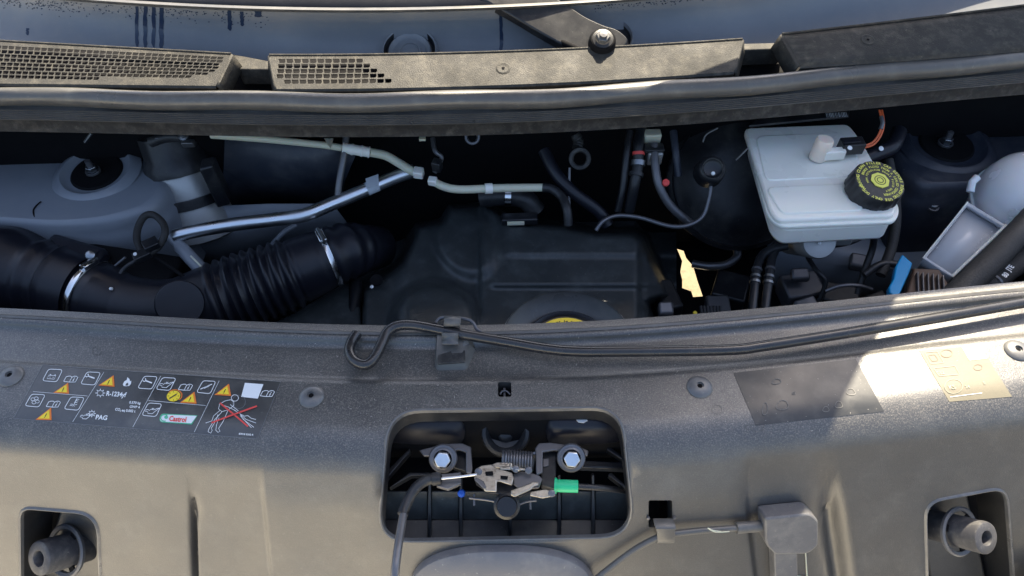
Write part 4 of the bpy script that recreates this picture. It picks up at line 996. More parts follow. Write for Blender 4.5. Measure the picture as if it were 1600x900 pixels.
def tri(pts, ex):
    q = [Vector(lz(*p)) for p in pts]; c = sum(q, Vector((0, 0)))/3
    P.fanp([tuple(c+(p-c)*1.22) for p in q], 'orange'); P.fanp([tuple(c+(p-c)*.86+Vector((-.4, -.1))) for p in q], 'yellow', .0003)
    P.line([c+Vector((-1.2, 2.0)), c+Vector((1.3, -3.2))], 1.1, 'ink_black', lift=.0006); P.line([c+Vector((-2.2, 3.4)), c+Vector((-1.7, 2.6))], 1.2, 'ink_black', lift=.0006)
for t in (((315, 486), (385, 438), (388, 490)), ((215, 636), (288, 580), (290, 638)), ((572, 444), (643, 396), (647, 450)), ((1034, 542), (1102, 490), (1112, 546)), ((1230, 497), (1298, 445), (1308, 502))):
    tri(t, 0)
# battery, spanner, fan, coolant, oil-can, dipstick pictograms
o = lz(270, 408); L = lambda x, y: loc(o, x, y)
P.line([L(0, 0), L(0, 6), L(11, 6), L(11, 0)], .9, closed=True); P.line([L(2, 6), L(2, 8)], 1.6); P.line([L(9, 6), L(9, 8)], 1.6); P.line([L(2, 3), L(4, 3)], .7); P.line([L(7, 3), L(9, 3)], .7)
for a, b in ((492, 390), (818, 416)):
    o = lz(a, b); P.line([(o[0]+3, o[1]+1), (o[0]+13, o[1]+4.6)], 2.0); P.line([(o[0]+2.6, o[1]-2.6), (o[0]+3.6, o[1]+.6), (o[0]+1, o[1]+2.4), (o[0]-1.4, o[1]+1)], 1.4)
o = Vector(lz(202, 532))
for k in range(4):
    a = k*math.pi/2+.5; c = o+Vector((math.cos(a), math.sin(a)*.9))*4; P.line([c+Vector((math.cos(q)*3.0, math.sin(q)*2.4)) for q in [i*2*math.pi/12 for i in range(12)]], .8, closed=True)
o = lz(424, 550); L = lambda x, y: loc(o, x, y)
P.line([L(-5, -2), L(-3, -1), L(-1, -2), L(1, -1), L(3, -2), L(5, -1)], .8); P.line([L(-5, -4.4), L(-3, -3.4), L(-1, -4.4), L(1, -3.4), L(3, -4.4)], .8); P.line([L(0, 0), L(0, 9)], 1.3); P.line([L(0, 8), L(4, 8)], .8); P.line([L(0, 5), L(4, 5)], .8); P.line([L(0, 2), L(4, 2)], .8)
def oilcan(a, b, k=1.0):
    o = lz(a, b); L = lambda x, y: loc(o, x*k, y*k)
    P.line([L(-6, 3), L(-3, 3.4), L(-1, 1.8), L(0, 4), L(6, 4), L(9, 6.5), L(13, 7.6)], .9); P.line([L(-6, 3), L(-6, 0), L(-2, -.4), L(-1, -3), L(6, -3), L(10, 4), L(13, 7.6)], .9); P.line([L(3, 4), L(3, 6)], .9); P.line([L(1, 6), L(5, 6)], .9); P.line([L(13, 3), L(13, 1)], 1.1)
oilcan(930, 448); oilcan(850, 596); oilcan(478, 626, .9)
P.line([lz(1140, 468), lz(1206, 440)], 1.3); P.line([lz(1160, 462), lz(1190, 448)], 2.2)
def gear(a, b, r):
    c = Vector(lz(a, b)); q = []
    for k in range(24):
        rr_ = r*(1.0 if (k//1) % 3 else 1.35); q.append((c.x+rr_*math.cos(k*math.pi/12), c.y+rr_*.85*math.sin(k*math.pi/12)))
    P.line(q, .9, closed=True)
    for k in range(8):
        a_ = k*math.pi/4; P.line([(c.x+r*1.2*math.cos(a_), c.y+r*1.05*math.sin(a_)), (c.x+r*1.75*math.cos(a_), c.y+r*1.5*math.sin(a_))], 1.1)
gear(572, 490, 4.4); gear(524, 606, 3.6)
fl = [(700, 440), (708, 424), (722, 416), (726, 400), (738, 412), (740, 424), (748, 420), (746, 438), (736, 450), (716, 452), (704, 450)]
P.fanp([lz(*p) for p in fl]); P.fanp([lz(*p) for p in ((714, 448), (720, 436), (728, 432), (732, 442), (726, 449))], 'label', .0003)
def txt(s, a, b, h, m='ink', w=.80, lift=0):
    o = lz(a, b); P.text(s, o, (EA.x*h*w, EA.y*h*w), (EB.x*h*.42, EB.y*h), m, lift)
txt('R-1234yf', 603, 504, 11.5, w=.74); txt('PAG', 543, 637, 11.0, w=.88)
txt('0.570 kg', 735, 549, 6.0, w=.86); txt('GWP 4', 737, 573, 6.0, w=.86); txt('CO', 655, 589, 6.4, w=.8); txt('2', 682, 596, 4.0); txt('eq 0.002 t', 692, 594, 6.2, w=.84)
txt('87018 5202 R', 1358, 724, 4.0, w=1.0)
# no-open cap disc and brand strip
c = Vector(lz(988, 508)); P.line([(c.x+2+11*math.cos(t*.2), c.y-1.4+8.6*math.sin(t*.2)) for t in range(-13, 6)], 1.4, 'orange')
P.fanp([(c.x+10.6*math.cos(k*math.pi/12)*1.0+1.2*-math.sin(k*math.pi/12), c.y+8.4*math.sin(k*math.pi/12)) for k in range(24)], 'yellow', .0003)
P.line([lz(966, 522), lz(1006, 498)], 1.6, 'ink_black', lift=.0006)
for k in range(8):
    a_ = k*math.pi/4; P.line([(c.x+7*math.cos(a_), c.y+5.6*math.sin(a_)), (c.x+9*math.cos(a_), c.y+7.2*math.sin(a_))], .8, 'ink_black', lift=.0006)
strip = rounded([lz(914, 606), lz(1124, 617), lz(1092, 668), lz(905, 655)], [8, 1, 1, 8], 5)
P.fanp([(p.x, p.y) for p in strip], 'logo_green'); cs_ = sum(strip, Vector((0, 0)))/len(strip)
P.fanp([tuple(Vector((cs_.x+(p.x-cs_.x)*.965, cs_.y+(p.y-cs_.y)*.80))) for p in strip], 'ink', .0003)
c = Vector(lz(938, 632)); P.line([(c.x+6*math.cos(t*.25), c.y+5*math.sin(t*.25)) for t in range(5, 23)], 1.5, 'logo_green', lift=.0006)
P.fanp([(c.x+2.5+3.0*math.cos(k*.6), c.y-1+2.6*math.sin(k*.6)) for k in range(10)], 'logo_green', .0006)
txt('Castrol', 962, 648, 12.0, 'red', .74, .0009)
# pale square, figure under water jet, red cross
P.fanp([lz(*p) for p in ((1393, 432), (1498, 440), (1466, 522), (1371, 512))])
def ell(a, b, rx, ry, m='ink', w=.8): c = Vector(lz(a, b)); P.line([(c.x+rx*math.cos(k*math.pi/8), c.y+ry*math.sin(k*math.pi/8)) for k in range(16)], w, m, True)
ell(1336, 518, 5.6, 5.0); ell(1358, 540, 10.5, 10.5, 'dim_ink', .5)
for q in (((1312, 528), (1280, 535), (1250, 552), (1243, 580), (1262, 596), (1300, 585), (1330, 560), (1330, 540), (1312, 528)), ((1250, 590), (1215, 620), (1205, 648), (1170, 660)), ((1262, 598), (1222, 640), (1190, 690), (1184, 708), (1200, 716), (1208, 700), (1202, 690), (1232, 640), (1240, 612)),
          ((1296, 590), (1270, 650), (1244, 690), (1252, 706), (1240, 712), (1228, 700), (1232, 670), (1246, 630)), ((1270, 560), (1300, 570), (1330, 585), (1352, 600)), ((1310, 556), (1336, 576), (1356, 592)), ((1362, 606), (1390, 622), (1408, 618), (1430, 634), (1455, 640)), ((1370, 614), (1400, 640), (1456, 660)), ((1368, 620), (1396, 650), (1430, 686)), ((1366, 612), (1384, 640), (1444, 684))):
    P.line([lz(*p) for p in q], .8)
P.line([lz(1252, 548), lz(1412, 680)], 2.4, 'red', lift=.0006); P.line([lz(1205, 660), lz(1462, 566)], 2.4, 'red', lift=.0009)
P.build('label_print', lab)
bk = patch([(1146, 583), (1337, 561), (1381, 643), (1181, 665)], .0005, 'film', 'black_patch'); bk['label'] = 'plain black film patch half in sunlight'
bg_ = patch([(1436, 548), (1531, 540), (1581, 620), (1483, 628)], .0005, 'beige', 'maker_label'); bg_['label'] = 'pale beige type label with a white corner square'
P = Print(.0010)
def Z2(a, b): return (1400+a/6.43, 500+b/6.43)
P.poly([Z2(*p) for p in ((655, 268), (832, 250), (912, 390), (735, 408))])
def box2(q, m='beige_ink', w=.9): P.line([(p.x, p.y) for p in rounded([Z2(*c) for c in q], 2, 3)], w, m, True)
box2(((285, 330), (410, 318), (480, 435), (345, 445))); box2(((320, 360), (385, 350), (425, 410), (360, 420)), 'beige_ink2', .7); box2(((375, 488), (590, 465), (635, 550), (430, 568)))
def ell2(a, b, rx, ry, m='beige_ink', w=.9): c = Vector(Z2(a, b)); P.line([(c.x+rx*math.cos(k*math.pi/10), c.y+ry*math.sin(k*math.pi/10)) for k in range(20)], w, m, True)
ell2(505, 340, 9, 6, 'beige_ink2'); ell2(575, 670, 14, 11); ell2(820, 480, 6.5, 4.5, 'beige_ink2', .7)
for s_t, a, b, h, m in (('032', 415, 552, 9, 'beige_ink'), ('KS', 535, 700, 11, 'beige_ink'), ('24', 700, 690, 8, 'beige_ink'), ('E', 880, 650, 8, 'beige_ink')):
    o = Z2(a, b); P.text(s_t, o, (h*.85, -h*.06), (-h*.42, -h*.8), m)
P.line([Z2(540, 775), Z2(860, 735)], .8)
P.build('maker_label_print', bg_)
# dried stains and paint marks on the panel
st_ = MB()
for u, v, a, b, j in ((1182, 668, 15, 8, .4), (560, 657, 16, 8, .5), (575, 632, 12, 6, .5), (585, 665, 6, 9, .5), (700, 612, 16, 9, .5), (850, 622, 12, 5, .5), (1120, 640, 9, 7, .2), (930, 612, 16, 5, .5), (735, 545, 6, 4, .3), (140, 600, 3, 2, .2), (940, 530, 14, 2.5, .5), (1040, 640, 3, 2, .3)):
    lp = []
    n = 18
    for k in range(n):
        q = 1+random.uniform(-j, j); lp.append((u+a*q*math.cos(2*math.pi*k/n), v+b*q*math.sin(2*math.pi*k/n)))
    lp = [tuple((Vector(lp[i-1])+Vector(lp[i])*2+Vector(lp[(i+1) % n]))/4) for i in range(n)]
    P_ = [SP(*p, off=.0004) for p in lp]; P_2 = [SP(u+(p[0]-u)*.9, v+(p[1]-v)*.9, off=.0004) for p in lp]
    st_.grid([P_, P_2], 0, True)
so = st_.build('dried_stain_rings', 'stain', FP)
rg = MB()
for u, v, a, b in ((1213, 597, 7, 4.5), (1222, 634, 11, 7), (1329, 613, 8, 5), (1310, 633, 7, 5), (1240, 615, 3, 2), (1290, 640, 6, 4), (1195, 640, 5, 9), (150, 548, 8, 6), (212, 552, 3, 2)):
    n = 20; ph = random.uniform(0, 6); q_ = [1+.14*math.sin(2*t*math.pi*2/n+ph)+.10*math.sin(3*t*math.pi*2/n) for t in range(n)]
    A = [SP(u+a*q_[k]*math.cos(2*math.pi*k/n), v+b*q_[k]*math.sin(2*math.pi*k/n), off=.0011) for k in range(n)]
    B_ = [SP(u+(a-1)*q_[k]*math.cos(2*math.pi*k/n), v+(b-1)*q_[k]*math.sin(2*math.pi*k/n), off=.0011) for k in range(n)]
    rg.grid([A, B_], 0, True)
rg.build('water_rings', 'ring', FP, kind='stuff')
sk_ = MB(); random.seed(5)
for _ in range(900):
    u = random.uniform(0, 1600); v = 512-abs(u-800)**1.6*.0012+random.random()**1.3*190
    if inpoly(u, v, [(p.x, p.y) for p in HOLES['latch']]): continue
    if random.random() < .45: u = random.gauss(random.choice((560, 700, 900, 1060, 1150)), 45)
    if inpoly(u, v, [(p.x, p.y) for p in HOLES['latch']]) or inpoly(u, v, LBL) or not 0 < u < 1600: continue
    q0 = SP(u, v, raw=True)
    if yr(q0.x)-q0.y < .006: continue
    r = random.uniform(.25, .9); L = random.choice((1, 1, 1, 3)); a = random.uniform(0, 3.14); e = (math.cos(a)*r*L, math.sin(a)*r*L); f = (-math.sin(a)*r*.6, math.cos(a)*r*.6)
    sk_.add([SP(u+e[0], v+e[1], off=.0006), SP(u+f[0], v+f[1], off=.0006), SP(u-e[0], v-e[1], off=.0006), SP(u-f[0], v-f[1], off=.0006)], [(0, 1, 2, 3)])
sk_.build('dust_specks', 'speck', FP, kind='stuff')
# little T-shaped clip in the slot
MB().box(SP(788, 609)+Vector((0, 0, -.014)), (.0015, 0, 0), (0, .009, 0), (0, 0, .006)).build('clip_tongue', 'bracket', FP, bevel=.0008)
MB().tube([SP(781, 611)+Vector((0, 0, -.007)), SP(784, 607)+Vector((0, 0, -.006)), SP(788, 606)+Vector((0, 0, -.006)), SP(792, 607)+Vector((0, 0, -.006)), SP(797, 611)+Vector((0, 0, -.007))], .0011, 8).build('clip_tongue', 'bracket', FP)
p = SP(788, 609); MB().grid([[p+Vector((-.02, .02, -.022)), p+Vector((.02, .02, -.022))], [p+Vector((-.02, -.02, -.022)), p+Vector((.02, -.02, -.022))]]).build('slot_floor', 'matt', FP)

# ------------------------------------------------------------------ bonnet prop rod
pr = T('bonnet_prop_rod', 'long black bonnet prop rod lying along the slam panel, hooked at its left end', 'prop rod', SP(1000, 540))
pts = [(558, 521, .010), (549, 535, .009), (546, 549, .009), (552, 562, .009), (564, 569, .009), (576, 568, .009), (587, 556, .010), (597, 536, .012), (606, 518, .014), (622, 509, .016), (645, 508, .016), (680, 514, .015), (720, 522, .014), (790, 534, .012), (855, 545, .011), (905, 549, .011), (980, 549, .011), (1080, 548, .011), (1150, 546, .011), (1190, 541, .011), (1300, 524, .011), (1450, 499, .011), (1600, 473, .011), (1740, 450, .011)]
path = spl([W(u, v, 1.0-.002+h) for u, v, h in pts], 8)
MB().tube(path, .0066, 18).build('rod', 'bracket' if False else 'rodm' if 'rodm' in M else 'black', pr)
rc_ = T('prop_rod_clip', 'grey clip and moulded block holding the prop rod to the panel edge', 'rod clip', SP(708, 560))
B = [(681, 524), (735, 520), (743, 545), (732, 573), (727, 578), (684, 579), (679, 574)]
q = rounded(B, 4, 3); c = sum(q, Vector((0, 0)))/len(q)
base = [SP(p.x, p.y) for p in q]; tp = [SP(*(c+(p-c)*.82+Vector((-2, -3))), off=.010) for p in q]; cc = sum(tp, Vector())/len(tp)
MB().grid([base, [b.lerp(t, .8) for b, t in zip(base, tp)], tp], 0, True).fan(tp, 0, cc).build('block', 'rubber', rc_, bevel=.001)
q = rounded([(686, 556), (728, 553), (728, 573), (684, 576)], 3, 3)
MB().prism([SP(p.x, p.y, off=.0105) for p in q], (0, 0, -.003)).build('block_face', 'lip', rc_, bevel=.001)
MB().grid([[W(u, 496, 1.018) for u in (693, 719)], [W(u, 494, 1.026) for u in (694, 720)], [W(u, 500, 1.028) for u in (694, 720)], [W(u, 509, 1.024) for u in (693, 719)], [W(u+2, 512, 1.014) for u in (691, 717)]]).build('upper_clip', 'coverm' if 'coverm' in M else 'rubber', rc_, solid=.002)
MB().grid([[W(u, 520, 1.020) for u in (690, 716)], [W(u, 526, 1.016) for u in (690, 716)], [W(u, 531, 1.013) for u in (691, 716)], [W(u, 537, 1.016) for u in (691, 716)]]).build('lower_clip', 'rubber', rc_, solid=.002)
MB().tube(wp([(681, 504, 1.008), (688, 497, 1.010), (700, 496, 1.012), (725, 498, 1.012), (738, 503, 1.010), (745, 514, 1.006), (752, 519, 1.004)]), .0022, 8).build('wire_loop', 'bracket', rc_)

# ------------------------------------------------------------------ bonnet latch in the central opening
lt_ = T('latch_recess', 'dark moulded recess with ribbed grille behind the bonnet latch', 'recess', W(790, 780, .86))
zb = .95
MB().grid([[W(u, 640, .978) for u in (560, 700, 800, 900, 1010)], [W(u, 700, .925) for u in (560, 700, 800, 900, 1010)], [W(u, 715, .90) for u in (560, 700, 800, 900, 1010)]]).build('upper_wall', 'matt', lt_)
def bulge(us, name):
    rows = []
    for v, z in ((640, .972), (648, .968), (655, .966), (664, .964), (674, .957), (684, .946), (693, .933), (699, .920), (701, .905)):
        r = []
        for i, u in enumerate(us):
            e = min(i, len(us)-1-i); k = {0: .024, 1: .010, 2: .003}.get(e, 0)
            r.append(W(u+(v-640)*(0.0), v, z-k-(.004 if e == 0 else 0)))
        rows.append(r)
    MB().grid(rows).build(name, 'hose', lt_, angle=70)
bulge([594, 600, 606, 650, 700, 712, 722, 728, 733], 'beam_bulge'); bulge([847, 852, 857, 866, 880, 920, 965, 980, 986], 'beam_bulge')
c_ = W(790, 676, .945); ax = (CAM-c_+Vector((0, -.1, .1))).normalized()
MB().lathe(c_, ax, [(-.002, .030), (.004, .028), (.006, .024), (.002, .020), (-.004, .018), (-.006, .012), (-.002, .010), (0, .006), (0, 1e-5)], 36).build('rubber_plug', 'black', lt_)
MB().grid([[DP(u, v, d) for u in (540, 800, 1040)] for v, d in ((690, .13), (760, .10), (880, .075))]).build('back_wall', 'matt', lt_)
for a_, b_ in ((560, 588), (1000, 1030)): MB().grid([[DP(a_ if a_ < 800 else b_, v, .012), DP(b_ if a_ < 800 else a_, v, .10)] for v in (640, 740, 860)]).build('side_wall', 'matt', lt_)
# lower grille: plates between dark ribs
cuts = [598, 671, 720, 797, 874, 927, 992]
for a_, b_ in zip(cuts[:-1], cuts[1:]):
    MB().prism([DP(u, v, .052) for u, v in ((a_+3, 768), (b_-3, 768), (b_-3, 812), (a_+3, 812))], (0, .003, -.003)).build('grille_panel', 'engine', lt_, bevel=.001)
    MB().prism([DP(u, v, z) for u, v, z in ((a_+2, 812, .050), (b_-2, 812, .050), (b_-2, 848, .020), (a_+2, 848, .020))], (0, .003, -.003)).build('grille_sill', 'black', lt_, bevel=.001)
for c in cuts[1:-1]:
    MB().prism([DP(u, v, d) for u, v, d in ((c-2.2, 742, .045), (c+2.2, 742, .045), (c+2.6, 812, .044), (c+2.6, 845, .018), (c-2.6, 845, .018), (c-2.6, 812, .044))], (0, .006, -.008)).build('grille_rib', 'black', lt_, bevel=.001)
for q in (((600, 740), (640, 700), (640, 706), (604, 748)), ((608, 762), (640, 738), (676, 738), (676, 742), (642, 743)), ((950, 696), (988, 722), (988, 728), (948, 702)), ((955, 738), (990, 768), (990, 772), (950, 742))):
    MB().prism([W(u, v, .925) for u, v in q], (0, .002, -.012)).build('gusset', 'black', lt_, bevel=.001)
MB().prism([W(u, v, .915) for u, v in ((905, 718), (985, 722), (985, 733), (905, 730))], (0, 0, -.01)).build('cross_rib', 'black', lt_, bevel=.002)
la = T('bonnet_latch', 'steel bonnet latch with claw plates between two bolted brackets', 'bonnet latch', W(790, 760, .93))
def plate(pts, z, th, m, name, bev=.0012, tilt=0):
    vm = sum(p[1] for p in pts)/len(pts)
    return MB().prism([W(p[0], p[1], (p[2] if len(p) > 2 else z)+tilt*(vm-p[1])) for p in pts], (0, .0008, -th)).build(name, m, la, bevel=bev)
plate([(655, 703), (695, 693), (722, 692), (736, 698), (738, 730), (737, 740), (728, 738), (728, 706), (716, 702), (690, 712), (662, 712)], .950, .005, 'bracket', 'left_bracket')
plate([(838, 742), (836, 700), (842, 692), (860, 691), (905, 697), (920, 704), (918, 712), (896, 706), (866, 703), (848, 706), (848, 738)], .950, .005, 'bracket', 'right_bracket')
plate([(846, 700), (870, 704), (868, 764), (846, 758)], .938, .012, 'black', 'side_cheek', tilt=.0)
plate([(700, 704), (728, 704), (728, 736), (708, 730)], .936, .010, 'black', 'side_cheek')
for u, v in ((692, 717), (893, 716)):
    c_ = W(u, v, .952); ax = (Vector((0, -.62, .78))).normalized()
    o = MB().lathe(c_, ax, [(-.006, .0165), (-.003, .0168), (-.001, .0155), (-.0005, .011)], 32).build('flange_washer', 'bracket', la)
    b2 = MB().lathe(c_, ax, [(-.001, .0125), (.001, .0125), (.002, .0105)], 28).build('bolt', 'bracket', la)
    h = hexhead(c_+ax*.001, ax, .0098, .0085).build('bolt_head', 'steel', b2, bevel=.0012)
# claw and levers
plate([(742, 733), (752, 727), (768, 725), (776, 731), (800, 738), (803, 746), (800, 758), (782, 752), (776, 752), (776, 768), (757, 767), (752, 755), (741, 748)], .956, .004, 'latch', 'claw_plate')
plate([(798, 766), (826, 756), (832, 752), (842, 753), (841, 758), (835, 759), (829, 765), (804, 776), (798, 773)], .955, .004, 'latch', 'lower_lever')
plate([(829, 768), (852, 764), (867, 768), (868, 774), (848, 778), (828, 774)], .952, .004, 'latch', 'lower_tab')
plate([(802, 740), (814, 736), (828, 738), (842, 742), (848, 748), (842, 762), (812, 764), (802, 756)], .948, .005, 'bracket', 'pawl_plate')
plate([(762, 728), (776, 722), (796, 720), (802, 727), (796, 730), (778, 731)], .952, .004, 'latch', 'upper_tab')
plate([(740, 742), (800, 744), (830, 768), (812, 776), (764, 770), (744, 756)], .940, .006, 'black', 'base_plate')
MB().tube(wp([(798, 725, .957), (800, 732, .957), (812, 734, .957)]), .0018, 8).build('upper_hook', 'latch', la)
for u, v in ((748, 737), (806, 733), (826, 735), (862, 771)):
    MB().lathe(W(u, v, .957), (0, -.5, .86), [(0, .0040), (.001, .0040), (.0018, .0028), (.0018, 1e-5)], 16).build('rivet', 'bracket', la)
for q in ([(758, 737), (770, 736), (771, 742), (759, 743)], [(782, 743), (794, 744), (793, 749), (782, 748)]):
    plate(q, .9575, .0015, 'matt', 'slot', bev=0)
plate([(744, 745), (756, 752), (760, 762), (756, 764), (748, 756), (741, 750)], .9585, .002, 'bracket', 'claw_edge')
plate([(780, 729), (806, 728), (822, 732), (822, 735), (800, 734), (782, 734)], .957, .002, 'latch', 'spring_arm')
plate([(848, 716), (858, 716), (858, 728), (848, 730)], .9405, .002, 'bracket', 'stop_tab')
# coil spring
h0, h1 = W(786, 718, .944), W(834, 722, .944); ax = (h1-h0).normalized(); a = ax.orthogonal().normalized(); b = ax.cross(a); L = (h1-h0).length
MB().tube([h0+ax*L*t/220+(a*math.cos(t*2*math.pi/20)+b*math.sin(t*2*math.pi/20))*.0105 for t in range(221)], .0016, 7).build('coil_spring', 'bracket', la)
MB().lathe(W(792, 790, .93), (0, -.55, .83), [(-.03, .010), (-.008, .011), (-.008, .015), (-.004, .015), (-.003, .011), (-.001, .015), (.004, .015), (.006, .012), (.010, .011), (.010, 1e-5)], 32).build('striker_plug', 'black', la)
for q in ([(733, 778, .925), (760, 781, .925), (776, 784, .925)], [(808, 790, .925), (822, 784, .925), (838, 782, .925)], [(741, 772, .925), (741, 790, .92)], [(828, 776, .925), (829, 796, .92)]):
    MB().tube(wp(q, 4), .0014, 8).build('wire_leg', 'bracket', la)
bd = MB().lathe(W(721, 771, .915), (0, -.6, .8), [(0, .0048), (.003, .004), (.004, 1e-5)], 16).build('blue_cap', 'sky_blue', la)
# white paint mark on the bulge
lp = [(900, 655), (906, 651), (916, 653), (918, 657), (912, 660), (904, 659)]
MB().prism([W(u, v, .9668) for u, v in lp], (0, 0, -.0015)).build('paint_mark', 'ink', lt_)

# ------------------------------------------------------------------ cables at the latch
rl = T('release_cable', 'grey and black sheathed release cable curving down from the latch', 'cable', W(640, 800, .92))
MB().tube(wp([(686, 748, .958), (715, 745, .959), (745, 741, .960)], 4), .0016, 10).build('inner_wire', 'chrome', rl)
p_ = wp([(684, 748, .958), (668, 750, .957), (652, 760, .956), (640, 777, .954), (632, 795, .953), (629, 804, .953)]); MB().tube(p_, .0060, 16).build('outer_sleeve', 'black', rl)
MB().tube(wp([(631, 800, .953), (626, 830, .958), (621, 862, .962), (617, 900, .958), (615, 960, .93)]), .0046, 14).build('sheath', 'bracket', rl)
MB().lathe(W(690, 748, .958), (-1, 0, -.05), [(0, .0045), (.001, .006), (.006, .0072), (.010, .0072), (.011, .005)], 20).build('end_cap', 'black', rl)
MB().prism([W(u, v, .950) for u, v in ((681, 735), (690, 740), (706, 739), (720, 737), (720, 755), (700, 764), (682, 759))], (0, 0, -.006)).build('cable_bracket', 'bracket', rl, bevel=.001)
gc = T('green_sleeve_cable', 'black cable with a bright green sleeve leaving the latch to the right', 'cable', W(890, 760, .94))
MB().tube([W(869, 759, .950), W(903, 760, .950)], .0070, 24).build('green_sleeve', 'green', gc)
MB().tube([W(866, 758.7, .950), W(870, 759, .950)], .0088, 24).build('green_collar', 'green', gc)
MB().tube(wp([(903, 760, .950), (935, 762, .944), (962, 765, .925), (990, 770, .880)]), .0036, 12).build('cable', 'black', gc)

# ------------------------------------------------------------------ lower right: cable, clip, latch handle
ch = T('handle_cable', 'thin black cable rising from the lower middle into the handle housing', 'cable', SP(1000, 835))
cp_ = [SP(u, v, off=o_) for u, v, o_ in ((880, 925, .020), (905, 902, .018), (945, 874, .013), (985, 846, .011), (1015, 829, .011), (1034, 821, .012), (1060, 818, .011), (1100, 815, .010), (1145, 812, .010))]
MB().tube(spl(cp_, 8), .0037, 14).build('cable_sheath', 'rubber', ch)
MB().tube([SP(1143, 812, off=.010), SP(1193, 811, off=.012)], .0066, 18).build('ferrule', 'rubber', ch)
MB().tube(spl([SP(u, v, off=o_) for u, v, o_ in ((1130, 812, .016), (1110, 811, .018), (1100, 806, .020), (1095, 801, .022))], 5), .0006, 6).build('frayed_thread', 'cream', ch)
MB().tube(spl([SP(u, v, off=o_) for u, v, o_ in ((1118, 812, .016), (1104, 808, .018), (1096, 801, .022))], 5), .0005, 6).build('frayed_thread', 'cream', ch)
kc = T('cable_clip', 'grey spring clip below the square hole holding the thin cable', 'clip', SP(1032, 825))
MB().grid([[SP(u, 802, off=.004) for u in (1018, 1048)], [SP(u, 803, off=.014) for u in (1017, 1049)], [SP(u, 806, off=.018) for u in (1018, 1048)], [SP(u, 812, off=.017) for u in (1020, 1047)], [SP(u, 822, off=.018) for u in (1020, 1047)], [SP(u, 833, off=.013) for u in (1021, 1048)], [SP(u, 835, off=.006) for u in (1021, 1048)]]).build('clip_body', 'rubber', kc, solid=.0022, bevel=.0006)
for u in (1011, 1051): MB().lathe(SP(u, 804, off=.001), PN(SP(u, 804, raw=True)), [(0, .0022), (.0022, .0018), (.0026, 1e-5)], 10).build('peg', 'bracket', kc)
hh = T('handle_housing', 'grey plastic T shaped housing at the end of the thin cable', 'housing', SP(1225, 860))
def pn_prism(pts, o0, o1, r, nm, m, bev, par):
    q = rounded(pts, r, 4); lo = [SP(p.x, p.y, off=o0) for p in q]
    c = SP(sum(p.x for p in q)/len(q), sum(p.y for p in q)/len(q), raw=True); n = PN(c)
    return MB().prism(lo, n*(o1-o0)).build(nm, m, par, bevel=bev)
pn_prism([(1183, 790), (1252, 783), (1265, 794), (1265, 832), (1250, 845), (1200, 846), (1184, 832)], .000, .024, [4, 6, 5, 5, 12, 3, 12], 'head', 'disc2', .0028, hh)
pn_prism([(1200, 836), (1236, 836), (1240, 990), (1206, 990)], .000, .018, 3, 'stem', 'disc2', .0025, hh)
pn_prism([(1236, 842), (1255, 834), (1264, 990), (1236, 990)], .000, .005, 3, 'stem_wing', 'panel', .002, hh)
MB().tube([SP(1254, 833, off=.006), SP(1258, 896, off=.006)], .0008, 6).build('edge_line', 'cream', hh)
MB().tube(spl([SP(1237, 860, off=.006), SP(1239, 892, off=.006), SP(1247, 896, off=.006), SP(1260, 897, off=.006)], 4), .0009, 6).build('edge_line', 'cream', hh)
# big disc at the bottom edge
bd = T('round_moulding', 'pale grey dusty round moulding below the latch opening at the bottom edge', 'moulding', SP(785, 940))
c_ = SP(785, 905, raw=True); n = PN(c_)
q = []
for k in range(64):
    a = 2*math.pi*k/64; ca, sa = math.cos(a), math.sin(a); e = 2/2.5
    q.append((785+143*math.copysign(abs(ca)**e, ca), 915+68*math.copysign(abs(sa)**e, sa)))
b0 = [SP(*p) for p in q]; def_c = SP(785, 915)
rows = [b0, [p+n*.008 for p in b0], [def_c+(p-def_c)*.985+n*.011 for p in b0], [def_c+(p-def_c)*.9+n*.014 for p in b0], [def_c+(p-def_c)*.6+n*.018 for p in b0], [def_c+(p-def_c)*.3+n*.0195 for p in b0]]
MB().grid(rows, 0, True).fan(rows[-1], 0, def_c+n*.020).build('disc_face', 'disc', bd, angle=30)
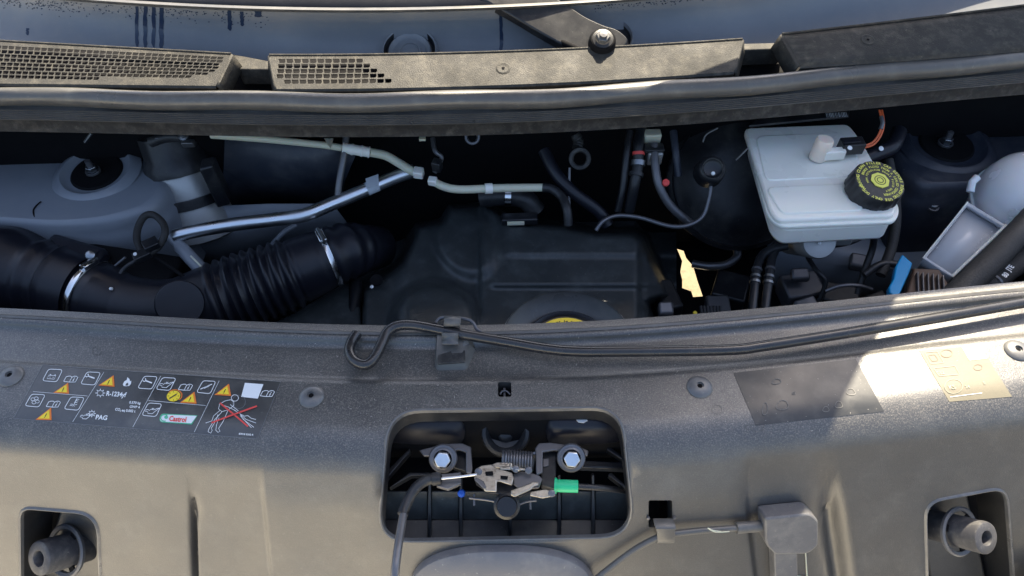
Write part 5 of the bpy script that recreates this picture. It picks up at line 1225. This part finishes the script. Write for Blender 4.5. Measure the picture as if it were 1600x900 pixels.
# dark space behind the pockets and the square hole
for q, d in (([(5, 770), (190, 780), (200, 1000), (0, 1000)], .085), ([(1415, 765), (1605, 740), (1625, 1000), (1420, 1000)], .085), ([(1000, 768), (1060, 768), (1060, 832), (1000, 832)], .05)):
    MB().prism([DP(u, v, d) for u, v in q], (0, .004, -.003)).build('pocket_back', 'matt', FP)
bw = T('front_bumper', 'sunlit dusty bumper corner just showing at the lower right', 'bumper', SP(1640, 920))
n = PN(SP(1620, 900, raw=True))
MB().prism([SP(u, v, off=.05) for u, v in ((1572, 900), (1584, 886), (1640, 872), (1740, 850), (1740, 990), (1568, 990))], n*-.03).build('bumper_skin', 'beige', bw, bevel=.006)
# buffers
def buffer(name_label, face, rpx, tongue, dx, lit):
    th = T('bonnet_buffer', name_label, 'bonnet buffer', SP(face[0], face[1]+20)+Vector((0, .03, -.03)), 'bonnet buffers in the panel pockets')
    ax0 = PN(SP(*face, raw=True)); ft = SP(*face)+Vector((0, -.004, .008)) if not lit else CAM+(SP(*face)-CAM)*.955; ax = Vector((dx, -.62, .78)).normalized(); r = rpx*PX(ft)
    MB().lathe(ft, ax, [(-.075, r*1.0), (-.004, r*1.02), (-.001, r*.98), (0, r*.90), (0, r*.48), (-.002, r*.43), (-.020, r*.40), (-.020, 1e-5)], 48).build('rubber_barrel', 'buffer', th)
    MB().lathe(ft-ax*.034, ax, [(-.004, r*1.55), (0, r*1.6), (.002, r*1.5), (0, r*1.30), (-.004, r*1.28)], 48).build('collar', 'disc2', th)
    fl = ft-ax*.038
    for k in (0, 2.1, 4.2):
        a = ax.orthogonal().normalized(); b = ax.cross(a); d = a*math.cos(k)+b*math.sin(k); MB().box(fl+d*r*1.15+ax*.002, d*r*.15, ax.cross(d)*r*.22, ax*.001).build('collar_slot', 'matt', th)
    q = [SP(u, v)+Vector((0, .030+.000*i, -.026)) for i, (u, v) in enumerate(tongue)]
    MB().prism(q, Vector((0, .004, -.006))).build('mount_tongue', 'panel', th, bevel=.003)
    return th
M_disc2 = 1
buffer('rubber bonnet buffer in the left pocket, in shade', (67, 872), 27, [(72, 790), (160, 815), (150, 990), (30, 990), (50, 860)], -.45, False)
buffer('rubber bonnet buffer in the right pocket, its face in sunlight', (1543, 842), 25, [(1440, 790), (1540, 770), (1585, 990), (1490, 990), (1470, 850)], .40, True)
